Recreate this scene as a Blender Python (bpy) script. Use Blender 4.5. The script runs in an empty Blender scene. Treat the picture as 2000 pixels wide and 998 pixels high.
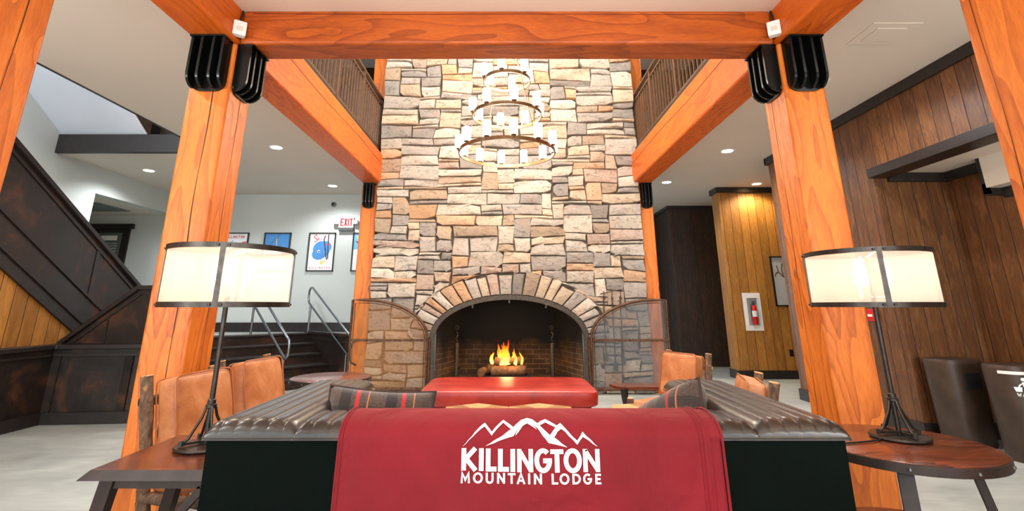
import bpy, math, random
from mathutils import Vector, Matrix
R = math.radians
random.seed(7)
scene = bpy.context.scene
COL = scene.collection

# ------------------------------------------------------------------ camera
cam_d = bpy.data.cameras.new('camera')
cam = bpy.data.objects.new('camera', cam_d); COL.objects.link(cam)
cam_d.sensor_width = 36.0
cam_d.lens = 962.0 / 2000.0 * 36.0
cam_d.shift_x = 0.005
cam_d.shift_y = -0.0835
cam_d.clip_start = 0.05
cam.location = (0, 0, 1.22)
cam.rotation_euler = (R(90 + 15.45), 0, 0)
scene.camera = cam

# ------------------------------------------------------------------ light and exposure
world = bpy.data.worlds.new('world'); scene.world = world
world.use_nodes = True
bg = world.node_tree.nodes['Background']
bg.inputs[0].default_value = (0.93, 0.97, 1.0, 1); bg.inputs[1].default_value = 1.5
vs = scene.view_settings
vs.view_transform = 'Standard'; vs.look = 'None'; vs.gamma = 1.0; vs.use_curve_mapping = False
vs.exposure = 0.82
DOWN_W, CHAND_W, LAMP_W, FIRE_W, UP_W = 90.0, 36.0, 1.5, 7.0, 260.0

def area_light(name, loc, rot, sx, sy, power, color):
    d = bpy.data.lights.new(name, 'AREA'); d.shape = 'RECTANGLE'; d.size = sx; d.size_y = sy
    d.energy = power; d.color = color
    o = bpy.data.objects.new(name, d); COL.objects.link(o); o.location = loc; o.rotation_euler = rot
    return o
# added unseen fill light high over the atrium (the hall is open to the roof there)
area_light('atrium_fill', (0, 5.4, 7.2), (0, 0, 0), 3.4, 3.2, UP_W, (1.0, 0.95, 0.88))

# added fill lights out of view: upstairs daylight at the stairwell, three behind the camera
area_light('stairwell_fill', (-6.0, 1.5, 5.2), (R(65), 0, R(-8)), 1.2, 1.2, 110, (0.80, 0.90, 1.0))
area_light('rear_fill', (0, -1.6, 1.9), (R(150), 0, 0), 2.4, 1.0, 90, (1.0, 0.97, 0.93))
area_light('rear_fill_left', (-4.2, -1.2, 1.6), (R(140), 0, R(10)), 2.0, 1.0, 110, (1.0, 0.98, 0.96))
area_light('rear_fill_right', (3.4, -1.2, 1.6), (R(140), 0, R(-6)), 1.6, 1.0, 80, (1.0, 0.95, 0.88))

# ------------------------------------------------------------------ mesh helper
class M:
    def __init__(s): s.v = []; s.f = []; s.m = []; s.c = []; s.cur = 0; s.col = None
    def V(s, p): s.v.append(tuple(p)); return len(s.v) - 1
    def F(s, ids): s.f.append(tuple(ids)); s.m.append(s.cur); s.c.append(s.col); return s
    def poly(s, pts): return s.F([s.V(p) for p in pts])
    def box(s, x0, x1, y0, y1, z0, z1, T=None):
        P = [Vector((x, y, z)) for z in (z0, z1) for y in (y0, y1) for x in (x0, x1)]
        if T is not None: P = [T @ p for p in P]
        i = [s.V(p) for p in P]
        for q in ((0, 2, 3, 1), (4, 5, 7, 6), (0, 1, 5, 4), (2, 6, 7, 3), (0, 4, 6, 2), (1, 3, 7, 5)):
            s.F([i[k] for k in q])
        return s
    def bar(s, a, b, w, h, up=(0, 0, 1)):
        a = Vector(a); b = Vector(b); d = b - a; L = d.length; d.normalize(); up = Vector(up)
        if abs(d.dot(up)) > .99: up = Vector((0, 1, 0))
        x = d.cross(up).normalized(); u = x.cross(d)
        T = Matrix(((x.x, d.x, u.x, a.x), (x.y, d.y, u.y, a.y), (x.z, d.z, u.z, a.z), (0, 0, 0, 1)))
        return s.box(-w / 2, w / 2, 0, L, -h / 2, h / 2, T)
    def tube(s, pts, r, n=10, closed=False, caps=True):
        pts = [Vector(p) for p in pts]; N = len(pts); rings = []
        rr = r if isinstance(r, (list, tuple)) else [r] * N
        ref = None
        for k in range(N):
            if closed: t = pts[(k + 1) % N] - pts[k - 1]
            else: t = pts[min(k + 1, N - 1)] - pts[max(k - 1, 0)]
            t.normalize()
            if ref is None:
                ref = t.cross(Vector((0, 0, 1)))
                if ref.length < .05: ref = t.cross(Vector((0, 1, 0)))
                ref.normalize()
            else:
                ref = (ref - t * ref.dot(t)).normalized()
            b = t.cross(ref)
            rings.append([s.V(pts[k] + (ref * math.cos(a) + b * math.sin(a)) * rr[k]) for a in [2 * math.pi * j / n for j in range(n)]])
        for k in range(N if closed else N - 1):
            A = rings[k]; B = rings[(k + 1) % N]
            for j in range(n): s.F((A[j], A[(j + 1) % n], B[(j + 1) % n], B[j]))
        if caps and not closed: s.F(rings[0][::-1]); s.F(rings[-1])
        return s
    def lathe(s, prof, c=(0, 0, 0), n=24, sx=1, sy=1, cap=True):
        rings = []
        for r, z in prof:
            rings.append([s.V((c[0] + r * sx * math.cos(2 * math.pi * j / n), c[1] + r * sy * math.sin(2 * math.pi * j / n), c[2] + z)) for j in range(n)])
        for A, B in zip(rings, rings[1:]):
            for j in range(n): s.F((A[j], A[(j + 1) % n], B[(j + 1) % n], B[j]))
        if cap: s.F(rings[0][::-1]); s.F(rings[-1])
        return s
    def prism(s, poly, fn, d0, d1):
        """poly 2d ccw; fn(a,b,d)->3d"""
        A = [s.V(fn(a, b, d0)) for a, b in poly]; B = [s.V(fn(a, b, d1)) for a, b in poly]; n = len(poly)
        s.F(A[::-1]); s.F(B)
        for j in range(n): s.F((A[j], A[(j + 1) % n], B[(j + 1) % n], B[j]))
        return s
    def grid(s, fn, nu, nv, wrapu=False):
        I = [[s.V(fn(u / nu, v / nv)) for v in range(nv + 1)] for u in range(nu + (0 if wrapu else 1))]
        L = len(I)
        for a in range(nu):
            for b in range(nv):
                A = I[a]; B = I[(a + 1) % L]
                s.F((A[b], B[b], B[b + 1], A[b + 1]))
        return s

def ob(name, m, mats, parent=None, smooth=None, bevel=0, seg=2, sub=0, loc=None, rot=None, kind=None, label=None, fixn=True):
    me = bpy.data.meshes.new(name); me.from_pydata(m.v, [], m.f)
    mats = mats if isinstance(mats, (list, tuple)) else [mats]
    for q in mats: me.materials.append(q)
    if len(mats) > 1: me.polygons.foreach_set('material_index', m.m)
    if any(c is not None for c in m.c):
        ca = me.color_attributes.new('Col', 'FLOAT_COLOR', 'CORNER'); k = 0; arr = []
        for p, c in zip(m.f, m.c):
            c = c or (1, 1, 1)
            arr.extend(([c[0], c[1], c[2], 1.0]) * len(p))
        ca.data.foreach_set('color', arr)
    me.validate(); me.update()
    if fixn:
        import bmesh
        b = bmesh.new(); b.from_mesh(me); bmesh.ops.recalc_face_normals(b, faces=b.faces); b.to_mesh(me); b.free()
    if smooth is not None:
        me.polygons.foreach_set('use_smooth', [True] * len(me.polygons))
        me.set_sharp_from_angle(angle=R(smooth))
    o = bpy.data.objects.new(name, me); COL.objects.link(o)
    if parent: o.parent = parent
    if bevel:
        md = o.modifiers.new('bevel', 'BEVEL'); md.width = bevel; md.segments = seg; md.limit_method = 'ANGLE'; md.angle_limit = R(40)
        if smooth is None:
            me.polygons.foreach_set('use_smooth', [True] * len(me.polygons)); md.harden_normals = True
    if sub:
        md = o.modifiers.new('sub', 'SUBSURF'); md.levels = sub; md.render_levels = sub
    if loc: o.location = loc
    if rot: o.rotation_euler = rot
    if kind: o['kind'] = kind
    if label: o['label'] = label
    return o

def tag(o, label, cat, group=None, kind=None):
    o['label'] = label; o['category'] = cat
    if group: o['group'] = group
    if kind: o['kind'] = kind
    return o
def thing(name, label, cat, loc=(0, 0, 0), rz=0, group=None):
    o = bpy.data.objects.new(name, None); COL.objects.link(o); o.location = loc; o.rotation_euler = (0, 0, rz)
    o.empty_display_size = .1
    return tag(o, label, cat, group)
def struct(name, m, mats, **k):
    return ob(name, m, mats, kind='structure', **k)
def dup(root, loc, rz, label, group=None):
    r = root.copy(); COL.objects.link(r); r.location = loc; r.rotation_euler = (0, 0, rz); r['label'] = label
    if group: r['group'] = group
    def rec(a, b):
        for ch in list(a.children):
            c = ch.copy(); COL.objects.link(c); c.parent = b; rec(ch, c)
    rec(root, r); return r

# ------------------------------------------------------------------ materials
def lin(c):
    return tuple(((x / 255) / 12.92 if x / 255 <= .04045 else ((x / 255 + .055) / 1.055) ** 2.4) for x in c) + (1,)
class NT:
    def __init__(s, name):
        s.m = bpy.data.materials.new(name); s.m.use_nodes = True; s.t = s.m.node_tree
        s.b = s.t.nodes['Principled BSDF']; s.out = s.t.nodes['Material Output']
    def n(s, typ, **kw):
        nd = s.t.nodes.new(typ)
        for k, v in kw.items():
            if k.startswith('_'): setattr(nd, k[1:], v)
            else:
                key = int(k[1:]) if k[0] == 'i' and k[1:].isdigit() else k
                s.set(nd.inputs[key], v)
        return nd
    def set(s, sock, v):
        if isinstance(v, bpy.types.NodeSocket): s.t.links.new(v, sock)
        else: sock.default_value = v
    def P(s, **kw):
        for k, v in kw.items(): s.set(s.b.inputs[k.replace('_', ' ')], v)
    def math(s, op, a, b=None, c=None):
        nd = s.n('ShaderNodeMath', _operation=op); s.set(nd.inputs[0], a)
        if b is not None: s.set(nd.inputs[1], b)
        if c is not None: s.set(nd.inputs[2], c)
        return nd.outputs[0]
    def obj(s): return s.n('ShaderNodeTexCoord').outputs['Object']
    def sep(s, v): return s.n('ShaderNodeSeparateXYZ', i0=v).outputs
    def comb(s, x, y, z): return s.n('ShaderNodeCombineXYZ', i0=x, i1=y, i2=z).outputs[0]
    def scale(s, v, sc): return s.n('ShaderNodeMapping', Vector=v, Scale=sc).outputs[0]
    def noise(s, v, scale, detail=4, dist=0, rough=.5):
        nd = s.n('ShaderNodeTexNoise', Vector=v, Scale=scale, Detail=detail, Distortion=dist, Roughness=rough); return nd.outputs[0]
    def ramp(s, f, stops):
        nd = s.n('ShaderNodeValToRGB', Fac=f); el = nd.color_ramp.elements
        while len(el) < len(stops): el.new(.5)
        for e, (p, c) in zip(el, stops): e.position = p; e.color = lin(c) if len(c) == 3 and max(c) > 1.0 else (tuple(c) + (1,) if len(c) == 3 else c)
        return nd.outputs[0]
    def mix(s, f, a, b, mode='MIX'):
        nd = s.n('ShaderNodeMix', _data_type='RGBA', _blend_type=mode); s.set(nd.inputs[0], f); s.set(nd.inputs[6], a); s.set(nd.inputs[7], b); return nd.outputs[2]
    def bump(s, h, strength=.3, dist=.01):
        nd = s.n('ShaderNodeBump', Height=h, Strength=strength, Distance=dist); s.set(s.b.inputs['Normal'], nd.outputs[0]); return nd
    def fac(s, f, a, b, c=0, d=1):
        return s.n('ShaderNodeMapRange', i0=f, i1=a, i2=b, i3=c, i4=d).outputs[0]

def plain(name, rgb, rough=.5, metal=0, var=.12, nscale=8, bump=0, **kw):
    t = NT(name); c = lin(rgb); v = t.obj()
    f = t.noise(v, nscale, 5)
    dark = tuple(x * (1 - var) for x in c[:3]) + (1,); lite = tuple(min(1, x * (1 + var)) for x in c[:3]) + (1,)
    t.P(Base_Color=t.ramp(f, [(.3, dark), (.7, lite)]), Roughness=rough, Metallic=metal)
    if bump: t.bump(t.noise(v, nscale * 6, 5), bump, .005)
    for k, x in kw.items(): t.set(t.b.inputs[k.replace('_', ' ')], x)
    return t.m
def emit(name, rgb, strength):
    t = NT(name); t.P(Base_Color=lin(rgb), Emission_Color=lin(rgb), Emission_Strength=strength, Roughness=.5); return t.m

def timber(name, axis, c_dark, c_mid, c_lite, knots=True):
    t = NT(name); v = t.obj(); s = t.sep(v)
    ax = {'x': (.16, 1, 1), 'y': (1, .16, 1), 'z': (1, 1, .16)}[axis]
    a = t.scale(v, tuple(k for k in ax))
    low = t.noise(a, 2.2, 2, .4)
    k3 = {'x': (.5, 1, 1), 'y': (1, .5, 1), 'z': (1, 1, .5)}[axis]
    vor = t.n('ShaderNodeTexVoronoi', _feature='F1', Vector=t.scale(v, k3), Scale=3.1).outputs[0]
    knot = t.fac(vor, .0, .16, 1, 0)
    w = t.math('ADD', t.math('MULTIPLY', low, 9.0), t.math('MULTIPLY', knot, 1.2))
    ring = t.math('FRACT', t.math('ADD', t.math('MULTIPLY', t.noise(a, 5.0, 1, .2), 6), w))
    ringb = t.math('POWER', ring, 2.2)
    fine = t.noise(t.scale(a, (18, 18, 18)), 5, 4)
    f = t.math('ADD', t.math('MULTIPLY', ringb, .38), t.math('MULTIPLY', fine, .62))
    col = t.ramp(f, [(.18, c_lite), (.5, c_mid), (.85, c_dark)])
    big = t.noise(v, 1.1, 2)
    col = t.mix(t.fac(big, .35, .75, 0, .55), col, lin(c_lite))
    if knots:
        kk = t.fac(vor, .035, .085, 1, 0)
        col = t.mix(t.math('MULTIPLY', kk, .8), col, lin((95, 45, 15)))
    t.P(Base_Color=col, Roughness=t.fac(fine, .2, .8, .38, .55))
    t.bump(f, .12, .004)
    return t.m

def planks(name, c0, c1, c2, width=.16, rough=.42, groove=.02, darkgroove=(12, 7, 4), spec=.5):
    t = NT(name); s = t.sep(t.obj())
    u = t.math('DIVIDE', t.math('ADD', t.math('ADD', s[0], s[1]), 40), width)
    idx = t.math('FLOOR', u); fr = t.math('FRACT', u)
    wn = t.n('ShaderNodeTexWhiteNoise', _noise_dimensions='1D', W=idx).outputs[0]
    wn2 = t.math('MULTIPLY', wn, 37)
    gv = t.comb(t.math('MULTIPLY', fr, 1.6), wn2, t.math('ADD', t.math('MULTIPLY', s[2], .55), wn2))
    low = t.noise(gv, 2.0, 2, .6)
    ring = t.math('FRACT', t.math('MULTIPLY', low, 11))
    gv2 = t.comb(t.math('MULTIPLY', fr, 14), wn2, t.math('MULTIPLY', s[2], 1.6))
    fine = t.noise(gv2, 2.2, 6, .2, .65)
    f = t.math('ADD', t.math('MULTIPLY', t.math('POWER', ring, 2), .35), t.math('MULTIPLY', fine, .65))
    col = t.ramp(f, [(.2, c2), (.48, c1), (.75, c0)])
    col = t.mix(t.fac(wn, 0, 1, 0, .75), col, lin(c0))
    patch = t.noise(t.comb(t.math('MULTIPLY', fr, 2), wn2, t.math('MULTIPLY', s[2], 2.2)), 1.6, 5, .5, .7)
    col = t.mix(t.fac(patch, .5, .72, 0, .7), col, lin(c2))
    d = t.math('ABSOLUTE', t.math('SUBTRACT', fr, .5))
    g = t.fac(d, .5 - groove * 1.6, .5 - groove * .6, 0, 1)
    col = t.mix(g, col, lin(darkgroove))
    t.P(Base_Color=col, Roughness=t.fac(fine, .3, .7, rough, rough + .2)); t.b.inputs['Specular IOR Level'].default_value = spec
    t.bump(t.math('SUBTRACT', t.math('MULTIPLY', f, .25), g), .45, .006)
    return t.m

MT = {}
MT['post'] = timber('fir_post_timber', 'z', (140, 58, 6), (192, 94, 16), (220, 124, 38))
MT['beamx'] = timber('fir_cross_timber', 'x', (112, 44, 4), (158, 68, 8), (186, 88, 16))
MT['beamy'] = timber('fir_long_timber', 'y', (150, 58, 4), (194, 84, 10), (214, 104, 22))
MT['crack'] = plain('timber_crack', (60, 22, 8), .8)
MT['panel_oak'] = planks('oak_planks', (70, 38, 14), (112, 70, 30), (142, 94, 46))
MT['panel_amber'] = planks('amber_planks', (120, 76, 24), (168, 112, 42), (196, 136, 58))
MT['panel_dark'] = planks('dark_planks', (20, 13, 9), (44, 28, 17), (84, 54, 30), rough=.5)
MT['panel_brown'] = planks('brown_planks', (62, 34, 14), (112, 68, 32), (146, 98, 56), rough=.34)
MT['trim'] = plain('dark_trim', (34, 27, 25), .4, var=.3, nscale=14, bump=.1)

def rusty():
    t = NT('dark_stair_panel'); v = t.obj()
    f = t.noise(v, 2.4, 8, .6, .7); g = t.noise(t.scale(v, (1, 1, .15)), 30, 4)
    c = t.ramp(f, [(.38, (24, 20, 19)), (.52, (34, 25, 20)), (.72, (86, 48, 22))])
    c = t.mix(t.fac(g, .5, .8, 0, .35), c, lin((60, 40, 30)))
    t.P(Base_Color=c, Roughness=t.fac(f, .3, .7, .3, .5)); t.bump(g, .1, .003); return t.m
MT['guard'] = rusty()

def wallpaint(name, rgb):
    t = NT(name); v = t.obj()
    f = t.noise(v, 1.5, 3); c = lin(rgb)
    t.P(Base_Color=t.ramp(f, [(.3, tuple(x * .96 for x in c[:3]) + (1,)), (.7, c)]), Roughness=.75)
    t.bump(t.noise(v, 180, 3), .05, .002); return t.m
MT['wall'] = wallpaint('grey_green_paint', (196, 202, 198))
MT['ceil'] = wallpaint('warm_white_ceiling', (216, 206, 192))
MT['ceil_c'] = wallpaint('cream_ceiling', (232, 214, 196))
MT['soffit'] = wallpaint('cool_white_ceiling', (228, 232, 240))

def concrete():
    t = NT('polished_concrete'); v = t.obj()
    f = t.noise(v, .9, 8, .6, .65); g = t.noise(t.scale(v, (1, 3, 1)), 3, 6, .8)
    c = t.ramp(t.math('ADD', t.math('MULTIPLY', f, .65), t.math('MULTIPLY', g, .35)), [(.32, (146, 151, 147)), (.52, (174, 178, 173)), (.7, (200, 202, 196))])
    t.P(Base_Color=c, Roughness=t.fac(f, .3, .7, .28, .45)); t.bump(g, .03, .01); return t.m
MT['floor'] = concrete()

def stone():
    t = NT('ledge_stone'); v = t.obj()
    at = t.n('ShaderNodeVertexColor', _layer_name='Col').outputs[0]
    a = t.noise(t.scale(v, (1, 1, 2.2)), 9, 8, 1.0, .65); b = t.noise(v, 45, 5, 0, .7)
    c = t.mix(1, at, t.ramp(a, [(.25, (.5, .47, .46)), (.5, (.9, .88, .85)), (.78, (1.2, 1.15, 1.1))]), 'MULTIPLY')
    c = t.mix(t.fac(t.noise(v, 5, 4), .55, .75, 0, .28), c, lin((176, 122, 80)))
    t.P(Base_Color=c, Roughness=.78)
    t.bump(t.math('ADD', a, t.math('MULTIPLY', b, .18)), .6, .02); return t.m
MT['stone'] = stone()
MT['mortar'] = plain('dark_mortar', (104, 96, 88), .95, var=.3, nscale=20, bump=.4)

def firebrick():
    t = NT('sooty_firebrick'); v = t.obj(); s = t.sep(v)
    vec = t.comb(t.math('ADD', s[0], s[1]), s[2], 0)
    br = t.n('ShaderNodeTexBrick', Vector=vec, Color1=lin((104, 76, 46)), Color2=lin((78, 56, 34)), Mortar=lin((150, 124, 90)), Scale=1.0)
    br.inputs['Mortar Size'].default_value = .004; br.inputs['Brick Width'].default_value = .22; br.inputs['Row Height'].default_value = .075
    n = t.noise(v, 2.5, 5, .5)
    soot = t.fac(t.math('ADD', s[2], t.math('MULTIPLY', n, .5)), .55, .95, 0, 1)
    # soot tide mark on the lower centre back of the firebox, a real stain
    c = t.mix(soot, br.outputs[0], lin((9, 8, 7)))
    c = t.mix(t.fac(n, .45, .7, 0, .6), c, lin((20, 16, 13)))
    t.P(Base_Color=c, Roughness=.9); t.bump(br.outputs[1], -.4, .006); return t.m
MT['brick'] = firebrick()
MT['iron'] = plain('wrought_iron', (74, 66, 58), .42, .7, .35, 30, .15)
MT['rustiron'] = plain('rusty_iron', (92, 64, 46), .5, .6, .4, 25, .2)
MT['black'] = plain('black_steel', (14, 17, 16), .22, .3, .2, 10)
MT['lampmetal'] = plain('lamp_steel', (70, 66, 62), .38, .8, .25, 30, .1)
MT['steel'] = plain('brushed_rail_steel', (140, 146, 148), .28, .9, .1, 30)
MT['bronze'] = plain('aged_bronze', (112, 88, 62), .35, .7, .25, 14)
MT['railwood'] = plain('bronze_brown_rail', (98, 70, 48), .4, .25, .2, 14)
MT['white'] = plain('white_plastic', (236, 234, 228), .4, var=.03)
MT['red'] = plain('red_enamel', (200, 24, 28), .25, var=.05)
MT['blackp'] = plain('black_plastic', (20, 20, 20), .4, var=.1)

def mesh_screen(name, rgb, opac, cell=.02):
    t = NT(name); v = t.obj(); s = t.sep(v)
    tr = t.n('ShaderNodeBsdfTransparent').outputs[0]
    f = t.math('ADD', opac, t.math('MULTIPLY', t.math('SUBTRACT', t.noise(v, 3, 5, .5), .5), opac * 1.2))
    t.P(Base_Color=lin(rgb), Roughness=.45, Metallic=.5)
    mx = t.n('ShaderNodeMixShader', i0=f); t.t.links.new(tr, mx.inputs[1]); t.t.links.new(t.b.outputs[0], mx.inputs[2])
    t.t.links.new(mx.outputs[0], t.out.inputs[0]); return t.m
MT['screenL'] = mesh_screen('amber_wire_mesh', (176, 122, 66), .3)
MT['screenR'] = mesh_screen('glare_wire_mesh', (112, 116, 120), .42)  # glare on the right door put into the mesh colour and opacity

def lampshade():
    t = NT('pale_lamp_mesh'); v = t.obj()
    tr = t.n('ShaderNodeBsdfTransparent').outputs[0]
    tl = t.n('ShaderNodeBsdfTranslucent', Color=lin((255, 244, 234))).outputs[0]
    df = t.n('ShaderNodeBsdfDiffuse', Color=lin((250, 232, 218))).outputs[0]
    a = t.n('ShaderNodeMixShader', i0=.4); t.t.links.new(tl, a.inputs[1]); t.t.links.new(df, a.inputs[2])
    b = t.n('ShaderNodeMixShader', i0=.5); t.t.links.new(tr, b.inputs[1]); t.t.links.new(a.outputs[0], b.inputs[2])
    t.t.links.new(b.outputs[0], t.out.inputs[0]); return t.m
MT['shade'] = lampshade()
MT['bulb'] = emit('candle_bulb_glow', (255, 236, 214), 12)
MT['frost'] = emit('frosted_shade_glow', (255, 236, 214), 7)
MT['led'] = emit('downlight_glow', (244, 250, 255), 14)
MT['ledwarm'] = emit('warm_downlight_glow', (255, 214, 150), 14)

def leather(name, rgbs, rough=.3, wr=.15, coat=.3, sc=3):
    t = NT(name); v = t.obj(); f = t.noise(v, sc, 6, .4, .62); g = t.noise(v, 110, 3)
    t.P(Base_Color=t.ramp(f, [(.3, rgbs[0]), (.5, rgbs[1]), (.72, rgbs[2])]), Roughness=t.fac(f, .3, .7, rough, rough + .12), Coat_Weight=coat, Coat_Roughness=.25)
    t.bump(t.math('ADD', g, t.math('MULTIPLY', t.noise(v, 14, 3, .8), 1.5)), wr, .004); return t.m
MT['sofa'] = leather('black_green_leather', ((2, 8, 6), (3, 11, 8), (6, 16, 12)), .6, .1, .0)
MT['sofa'].node_tree.nodes['Principled BSDF'].inputs['Specular IOR Level'].default_value = .06
MT['sofapad'] = leather('burnished_black_leather', ((20, 19, 18), (36, 31, 27), (66, 50, 38)), .26, .04, .45, 7)
MT['tan'] = leather('tan_leather', ((160, 92, 48), (186, 116, 68), (208, 144, 96)), .42, .3, .1, 6)
MT['tanpipe'] = plain('tan_piping', (176, 104, 56), .45)
MT['redleather'] = leather('red_leather', ((150, 26, 16), (172, 34, 22), (188, 50, 34)), .36, .12, .5, 4)

def tabletop():
    t = NT('walnut_tabletop'); v = t.obj(); a = t.scale(v, (.35, 2.2, 1))
    low = t.noise(a, 3, 3, .8); ring = t.math('FRACT', t.math('MULTIPLY', low, 8)); fine = t.noise(t.scale(a, (4, 14, 1)), 5, 4)
    f = t.math('ADD', t.math('MULTIPLY', ring, .4), t.math('MULTIPLY', fine, .6))
    t.P(Base_Color=t.ramp(f, [(.25, (126, 62, 36)), (.5, (98, 46, 26)), (.8, (62, 30, 18))]), Roughness=.25, Coat_Weight=.35, Coat_Roughness=.15); return t.m
MT['tabletop'] = tabletop()
MT['tableleg'] = plain('dark_table_frame', (52, 42, 38), .45, .2, .3, 12, .1)
MT['redleg'] = plain('reddish_table_leg', (98, 44, 28), .4, 0, .25, 12)
def bark():
    t = NT('hickory_bark'); v = t.obj(); f = t.noise(t.scale(v, (1, 1, .4)), 34, 8, .6, .7); p = t.noise(v, 9, 3)
    c = t.ramp(f, [(.3, (52, 36, 28)), (.5, (104, 78, 58)), (.72, (160, 130, 104))])
    c = t.mix(t.fac(p, .64, .7, 0, .8), c, lin((196, 140, 88)))
    t.P(Base_Color=c, Roughness=.8); t.bump(f, .6, .01); return t.m
MT['bark'] = bark()
MT['endgrain'] = plain('cut_log_end', (206, 158, 110), .7, var=.2, nscale=30)
def hexwood():
    t = NT('inlaid_light_wood'); v = t.obj(); s = t.sep(v)
    ang = t.math('ARCTAN2', s[1], s[0]); k = t.math('FLOOR', t.math('DIVIDE', ang, math.pi / 6))
    wn = t.n('ShaderNodeTexWhiteNoise', _noise_dimensions='1D', W=k).outputs[0]
    g = t.noise(t.comb(t.math('MULTIPLY', s[0], 4), t.math('MULTIPLY', s[1], 26), wn), 2, 5)
    f = t.math('ADD', t.math('MULTIPLY', wn, .5), t.math('MULTIPLY', g, .5))
    t.P(Base_Color=t.ramp(f, [(.25, (150, 104, 62)), (.5, (186, 138, 88)), (.8, (214, 170, 118))]), Roughness=.4); return t.m
MT['hexwood'] = hexwood()

def blanket_mat():
    t = NT('crimson_fleece'); v = t.obj(); f = t.noise(v, 3, 4); g = t.noise(v, 260, 2)
    t.P(Base_Color=t.ramp(f, [(.3, (116, 6, 22)), (.7, (134, 10, 28))]), Roughness=.85, Sheen_Weight=.2, Sheen_Roughness=.4)
    t.b.inputs['Sheen Tint'].default_value = lin((255, 120, 120)); w = t.noise(t.scale(v, (1.6, 1, 1)), 2.6, 3, 1.2, .45); t.bump(t.math('ADD', t.math('MULTIPLY', g, .02), w), .55, .06); return t.m
MT['blanket'] = blanket_mat()
MT['print'] = plain('white_print', (238, 242, 244), .6, var=.02)

def plaid(name):
    t = NT(name); s = t.sep(t.obj())
    def stripe(c, per, off, w0, w1):
        fr = t.math('FRACT', t.math('DIVIDE', t.math('ADD', c, 10 + off), per))
        return t.math('MULTIPLY', t.math('GREATER_THAN', fr, w0), t.math('LESS_THAN', fr, w1))
    n = t.noise(t.obj(), 160, 3)
    base = t.ramp(n, [(.3, (46, 36, 31)), (.7, (88, 70, 58))])
    c = t.mix(t.math('MULTIPLY', stripe(s[0], .2, 0, .1, .34), .85), base, lin((22, 20, 24)))
    c = t.mix(t.math('MULTIPLY', stripe(s[2], .24, .03, .1, .3), .6), c, lin((24, 22, 26)))
    c = t.mix(t.math('MULTIPLY', stripe(s[0], .2, 0, .44, .53), .9), c, lin((178, 28, 36)))
    c = t.mix(t.math('MULTIPLY', stripe(s[2], .24, 0, .62, .68), .7), c, lin((168, 34, 38)))
    c = t.mix(t.math('MULTIPLY', stripe(s[0], .2, 0, .7, .73), .8), c, lin((190, 110, 70)))
    t.P(Base_Color=c, Roughness=.9, Sheen_Weight=.3); t.bump(n, .3, .002); return t.m
MT['plaid'] = plaid('plaid_wool')
MT['flame'] = None
def flame():
    t = NT('flame_glow'); v = t.obj(); s = t.sep(v)
    f = t.fac(s[2], .0, .34, 0, 1)
    c = t.ramp(t.math('ADD', f, t.math('MULTIPLY', t.math('SUBTRACT', t.noise(v, 14, 3), .5), .3)), [(.05, (255, 190, 90)), (.4, (255, 132, 34)), (.85, (226, 66, 6))])
    em = t.n('ShaderNodeEmission', Color=c, Strength=2.6).outputs[0]; tr = t.n('ShaderNodeBsdfTransparent').outputs[0]
    lw = t.n('ShaderNodeLayerWeight', Blend=.35).outputs[1]
    a = t.math('MULTIPLY', t.math('SUBTRACT', 1.0, lw), t.fac(f, .3, 1, .85, .12))
    mx = t.n('ShaderNodeMixShader', i0=a); t.t.links.new(tr, mx.inputs[1]); t.t.links.new(em, mx.inputs[2]); t.t.links.new(mx.outputs[0], t.out.inputs[0]); return t.m
MT['flame'] = flame()
def glass():
    t = NT('clear_cabinet_glass'); tr = t.n('ShaderNodeBsdfTransparent').outputs[0]; gl = t.n('ShaderNodeBsdfGlossy', Roughness=.05).outputs[0]
    mx = t.n('ShaderNodeMixShader', i0=.08); t.t.links.new(tr, mx.inputs[1]); t.t.links.new(gl, mx.inputs[2]); t.t.links.new(mx.outputs[0], t.out.inputs[0]); return t.m
MT['glass'] = glass()
for nm, c in dict(p_white=(232, 236, 238), p_blue=(70, 140, 205), p_sky=(110, 180, 225), p_red=(206, 60, 62), p_dark=(60, 34, 48), p_cream=(232, 226, 208), p_brown=(110, 70, 58), p_yellow=(232, 206, 120), canvas=(176, 178, 176)).items():
    MT[nm] = plain('print_' + nm[2:] if nm[:2] == 'p_' else 'grey_canvas', c, .5, var=.05, nscale=5)
MT['binmat'] = plain('dark_brown_bin', (58, 44, 34), .45, 0, .35, 6, .1)
MT['void'] = plain('dark_interior', (8, 8, 8), .9)
MT['charwood'] = plain('charred_log', (120, 84, 54), .85, var=.6, nscale=14, bump=.5)

# ------------------------------------------------------------------ stroke lettering
def stroke(pts, w, closed=False):
    n = len(pts); L = []; Rr = []
    for k in range(n):
        p = Vector(pts[k]).to_2d() if len(pts[k]) == 3 else Vector(pts[k])
        a = Vector(pts[k - 1]) if (k > 0 or closed) else None
        b = Vector(pts[(k + 1) % n]) if (k < n - 1 or closed) else None
        d1 = (p - a).normalized() if a is not None else None; d2 = (b - p).normalized() if b is not None else None
        if d1 is None: d1 = d2
        if d2 is None: d2 = d1
        n1 = Vector((-d1.y, d1.x)); n2 = Vector((-d2.y, d2.x)); m = (n1 + n2)
        m = n1 if m.length < .2 else m.normalized()
        k2 = min(1 / max(m.dot(n1), .35), 2.2)
        L.append(p + m * w / 2 * k2); Rr.append(p - m * w / 2 * k2)
    out = []
    for k in range(n if closed else n - 1):
        j = (k + 1) % n; out.append([tuple(L[k]), tuple(Rr[k]), tuple(Rr[j]), tuple(L[j])])
    return out
def arc(cx, cy, rx, ry, a0, a1, n=14):
    return [(cx + rx * math.cos(R(a0 + (a1 - a0) * k / n)), cy + ry * math.sin(R(a0 + (a1 - a0) * k / n))) for k in range(n + 1)]
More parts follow.
